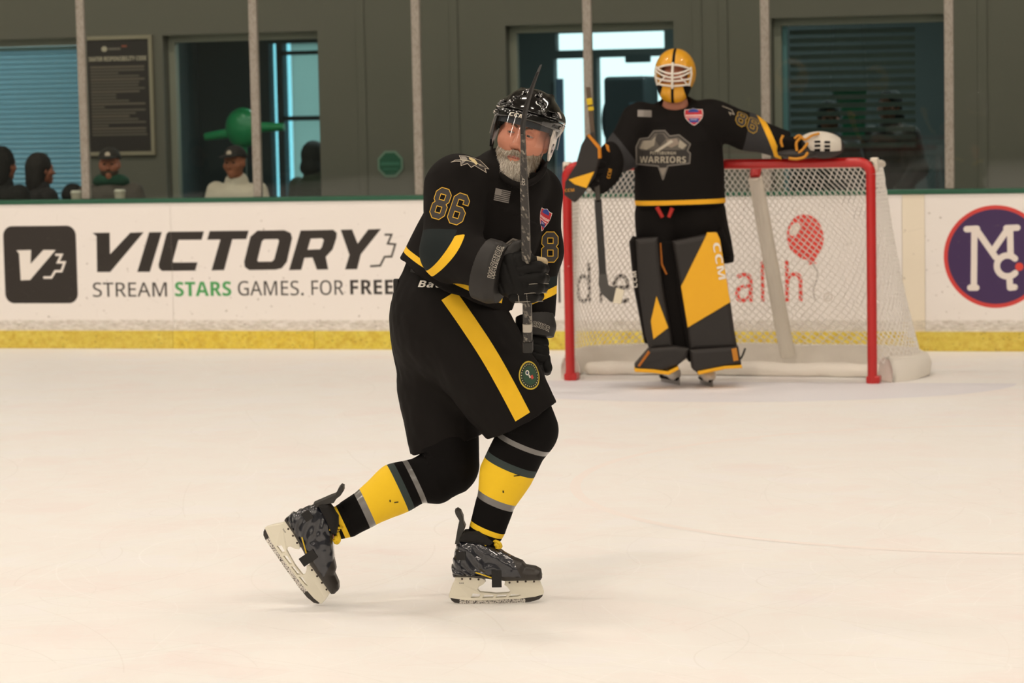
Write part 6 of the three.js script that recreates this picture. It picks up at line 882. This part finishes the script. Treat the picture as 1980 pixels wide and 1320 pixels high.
{
  const P = (a) => a;
  let q = P([-3.3926,1.2913]); onlooker(q[0], q[1], -1.15, 0.25, { label: 'man with a dark cap and stubble in a brown jacket before the framed notice', coat: mat('#57504a', 0.85), cap: mat('#2b2724', 0.8), brim: mat('#211d1b', 0.8), badge: 1, beard: mat('#4a3a2e', 0.9), hood: mat('#1d4a38', 0.85) });
  q = P([-2.4035,1.2875]); onlooker(q[0], q[1], -1.2, -0.1, { label: 'man in a dark cap and white shirt behind the glass at the second window', coat: mat('#cfc4b2', 0.8), cap: mat('#231f1e', 0.8), brim: mat('#1c1918', 0.8), badge: 1, skin: mat('#a06245', 0.6) });
  q = P([-4.0885,1.2513]); onlooker(q[0], q[1], -1.4, 2.4, { label: 'long-haired onlooker in dark clothes standing before the lit blind', coat: mat('#232021', 0.85), hair: mat('#1d1816', 0.8), long: 0.16, s: 0.9 });
  q = P([-4.0496,1.3055]); onlooker(q[0], q[1], -0.65, 2.8, { label: 'dark-clad onlooker cut off by the edge of the picture before the lit blind', coat: mat('#1c1a1a', 0.85), hair: mat('#171413', 0.8), long: 0.14, s: 0.95 });
  q = P([-4.0773,1.0104]); onlooker(q[0], q[1], -2.0, 2.0, { label: 'shortest dark figure low behind the boards beside the pale post', coat: mat('#1d1b1a', 0.85), hair: mat('#141211', 0.8), s: 0.78 });
  q = P([-2.5064,1.2716]); onlooker(q[0], q[1], -3.3, 2.7, { label: 'onlooker in an olive coat inside the second window by the daylit door', coat: mat('#3a3b2c', 0.85), hair: mat('#1a1715', 0.8), long: 0.08, s: 0.98 });
  q = P([1.6168,1.5141]); onlooker(q[0], q[1], -4.2, 0.3, { label: 'dim figure inside the window with the grey blind, beside the green banner', coat: mat('#4a4c4e', 0.85), hair: mat('#1a1715', 0.8), s: 1.0 });
  q = P([2.0765,1.5999]); onlooker(q[0], q[1], -4.6, -0.4, { label: 'dim tall figure furthest from the goal inside the window with the grey blind', coat: mat('#4b4440', 0.85), hair: mat('#1a1715', 0.8), s: 1.02 });
}
// green party things in the lobby
{
  const p = [-3.0381,1.5292], o = thing('green_balloon', 'shiny green foil balloon with outstretched arms above the man in the white shirt', 'balloon', bw(p[0], p[1], -3.1), TURN), gm = mat('#1f9a5c', 0.3, { physical: true, clearcoat: 0.6 });
  part(o, 'balloon_body', new THREE.SphereGeometry(1, 28, 20).scale(0.15, 0.165, 0.1), gm); const arm = (s, y0, y1, l) => part(o, 'balloon_arm', bar([s * 0.1, y0, 0], [s * l, y1, 0.01], 0.045, 0.03, 12), gm); arm(-1, -0.04, -0.07, 0.33); arm(1, 0.0, 0.0, 0.36); part(o, 'balloon_neck', bar([0, -0.15, 0], [0.02, -0.22, 0], 0.03, 0.012, 10), gm); part(o, 'string', bar([0.02, -0.21, 0], [0.03, -p[1] + 0.0 - 0.17, 0], 0.002, 0.002, 4), mat('#d8d8d0', 0.7));
  const q = [1.8623,1.5392], b = thing('green_banner', 'plain green banner hanging inside the window with the grey blind', 'banner', bw(q[0], q[1], -3.6), TURN), fab = mat('#1f7d5a', 0.7), sh = new THREE.ExtrudeGeometry(outlineShape([[-0.14, 0.2], [0.14, 0.2], [0.12, -0.2], [-0.06, -0.2], [-0.05, 0.02]]), { depth: 0.006, bevelEnabled: false }); part(b, 'cloth', sh, fab); part(b, 'rod', bar([-0.17, 0.2, 0.003], [0.17, 0.2, 0.003], 0.008, 0.008, 8), mat('#555', 0.5)); for (const s of [-1, 1]) part(b, 'cord', bar([s * 0.15, 0.2, 0.003], [s * 0.05, 3.2 - q[1], 0.003], 0.002, 0.002, 4), mat('#999', 0.5));
  // kiosk seen against the doors
  const k0 = -0.7828, k1 = -0.3258, ky = 1.913, k = thing('lobby_kiosk', 'dark vending kiosk standing in the lobby behind the goaltender', 'kiosk', bw((k0 + k1) / 2, -0.18, -6.6), TURN), w = (k1 - k0) / 2, dk = mat('#2e383b', 0.6);
  part(k, 'cabinet', boxAt(-w + 0.06, w, 0, ky + 0.18, -0.3, 0.3, 0.04), dk); part(k, 'side_bulge', new THREE.SphereGeometry(1, 16, 12).scale(0.13, 0.26, 0.2).translate(-w + 0.12, ky - 0.22, 0.05), dk); part(k, 'screen_panel', boxAt(-w + 0.3, w - 0.06, ky - 0.2, ky - 0.06, 0.29, 0.306, 0.004), mat('#4f6672', 0.3)); part(k, 'foot', boxAt(-w + 0.1, w - 0.04, 0, 0.06, -0.28, 0.32, 0.01), mat('#141617', 0.7));
  // shelf of pale cups on the ledge behind the boards
  const cups = [[-3.3467,1.0582], [-3.1552,1.0523]]; cups.forEach((c, i) => { const t = thing('paper_cup', i ? 'pale paper cup held low by the man in the brown jacket' : 'pale paper cup at the foot of the post by the lit blind', 'cup', bw(c[0], c[1] - 0.06, i ? -0.75 : -0.4), TURN, 'paper cups'); part(t, 'cup', new THREE.CylinderGeometry(0.042, 0.032, 0.1, 20, 1).translate(0, 0.05, 0), mat('#c9c0ae', 0.7)); part(t, 'cup_lid', new THREE.CylinderGeometry(0.036, 0.045, 0.016, 20).translate(0, 0.108, 0), mat('#d8d2c4', 0.5)); });
}

renderer.render(scene, camera);
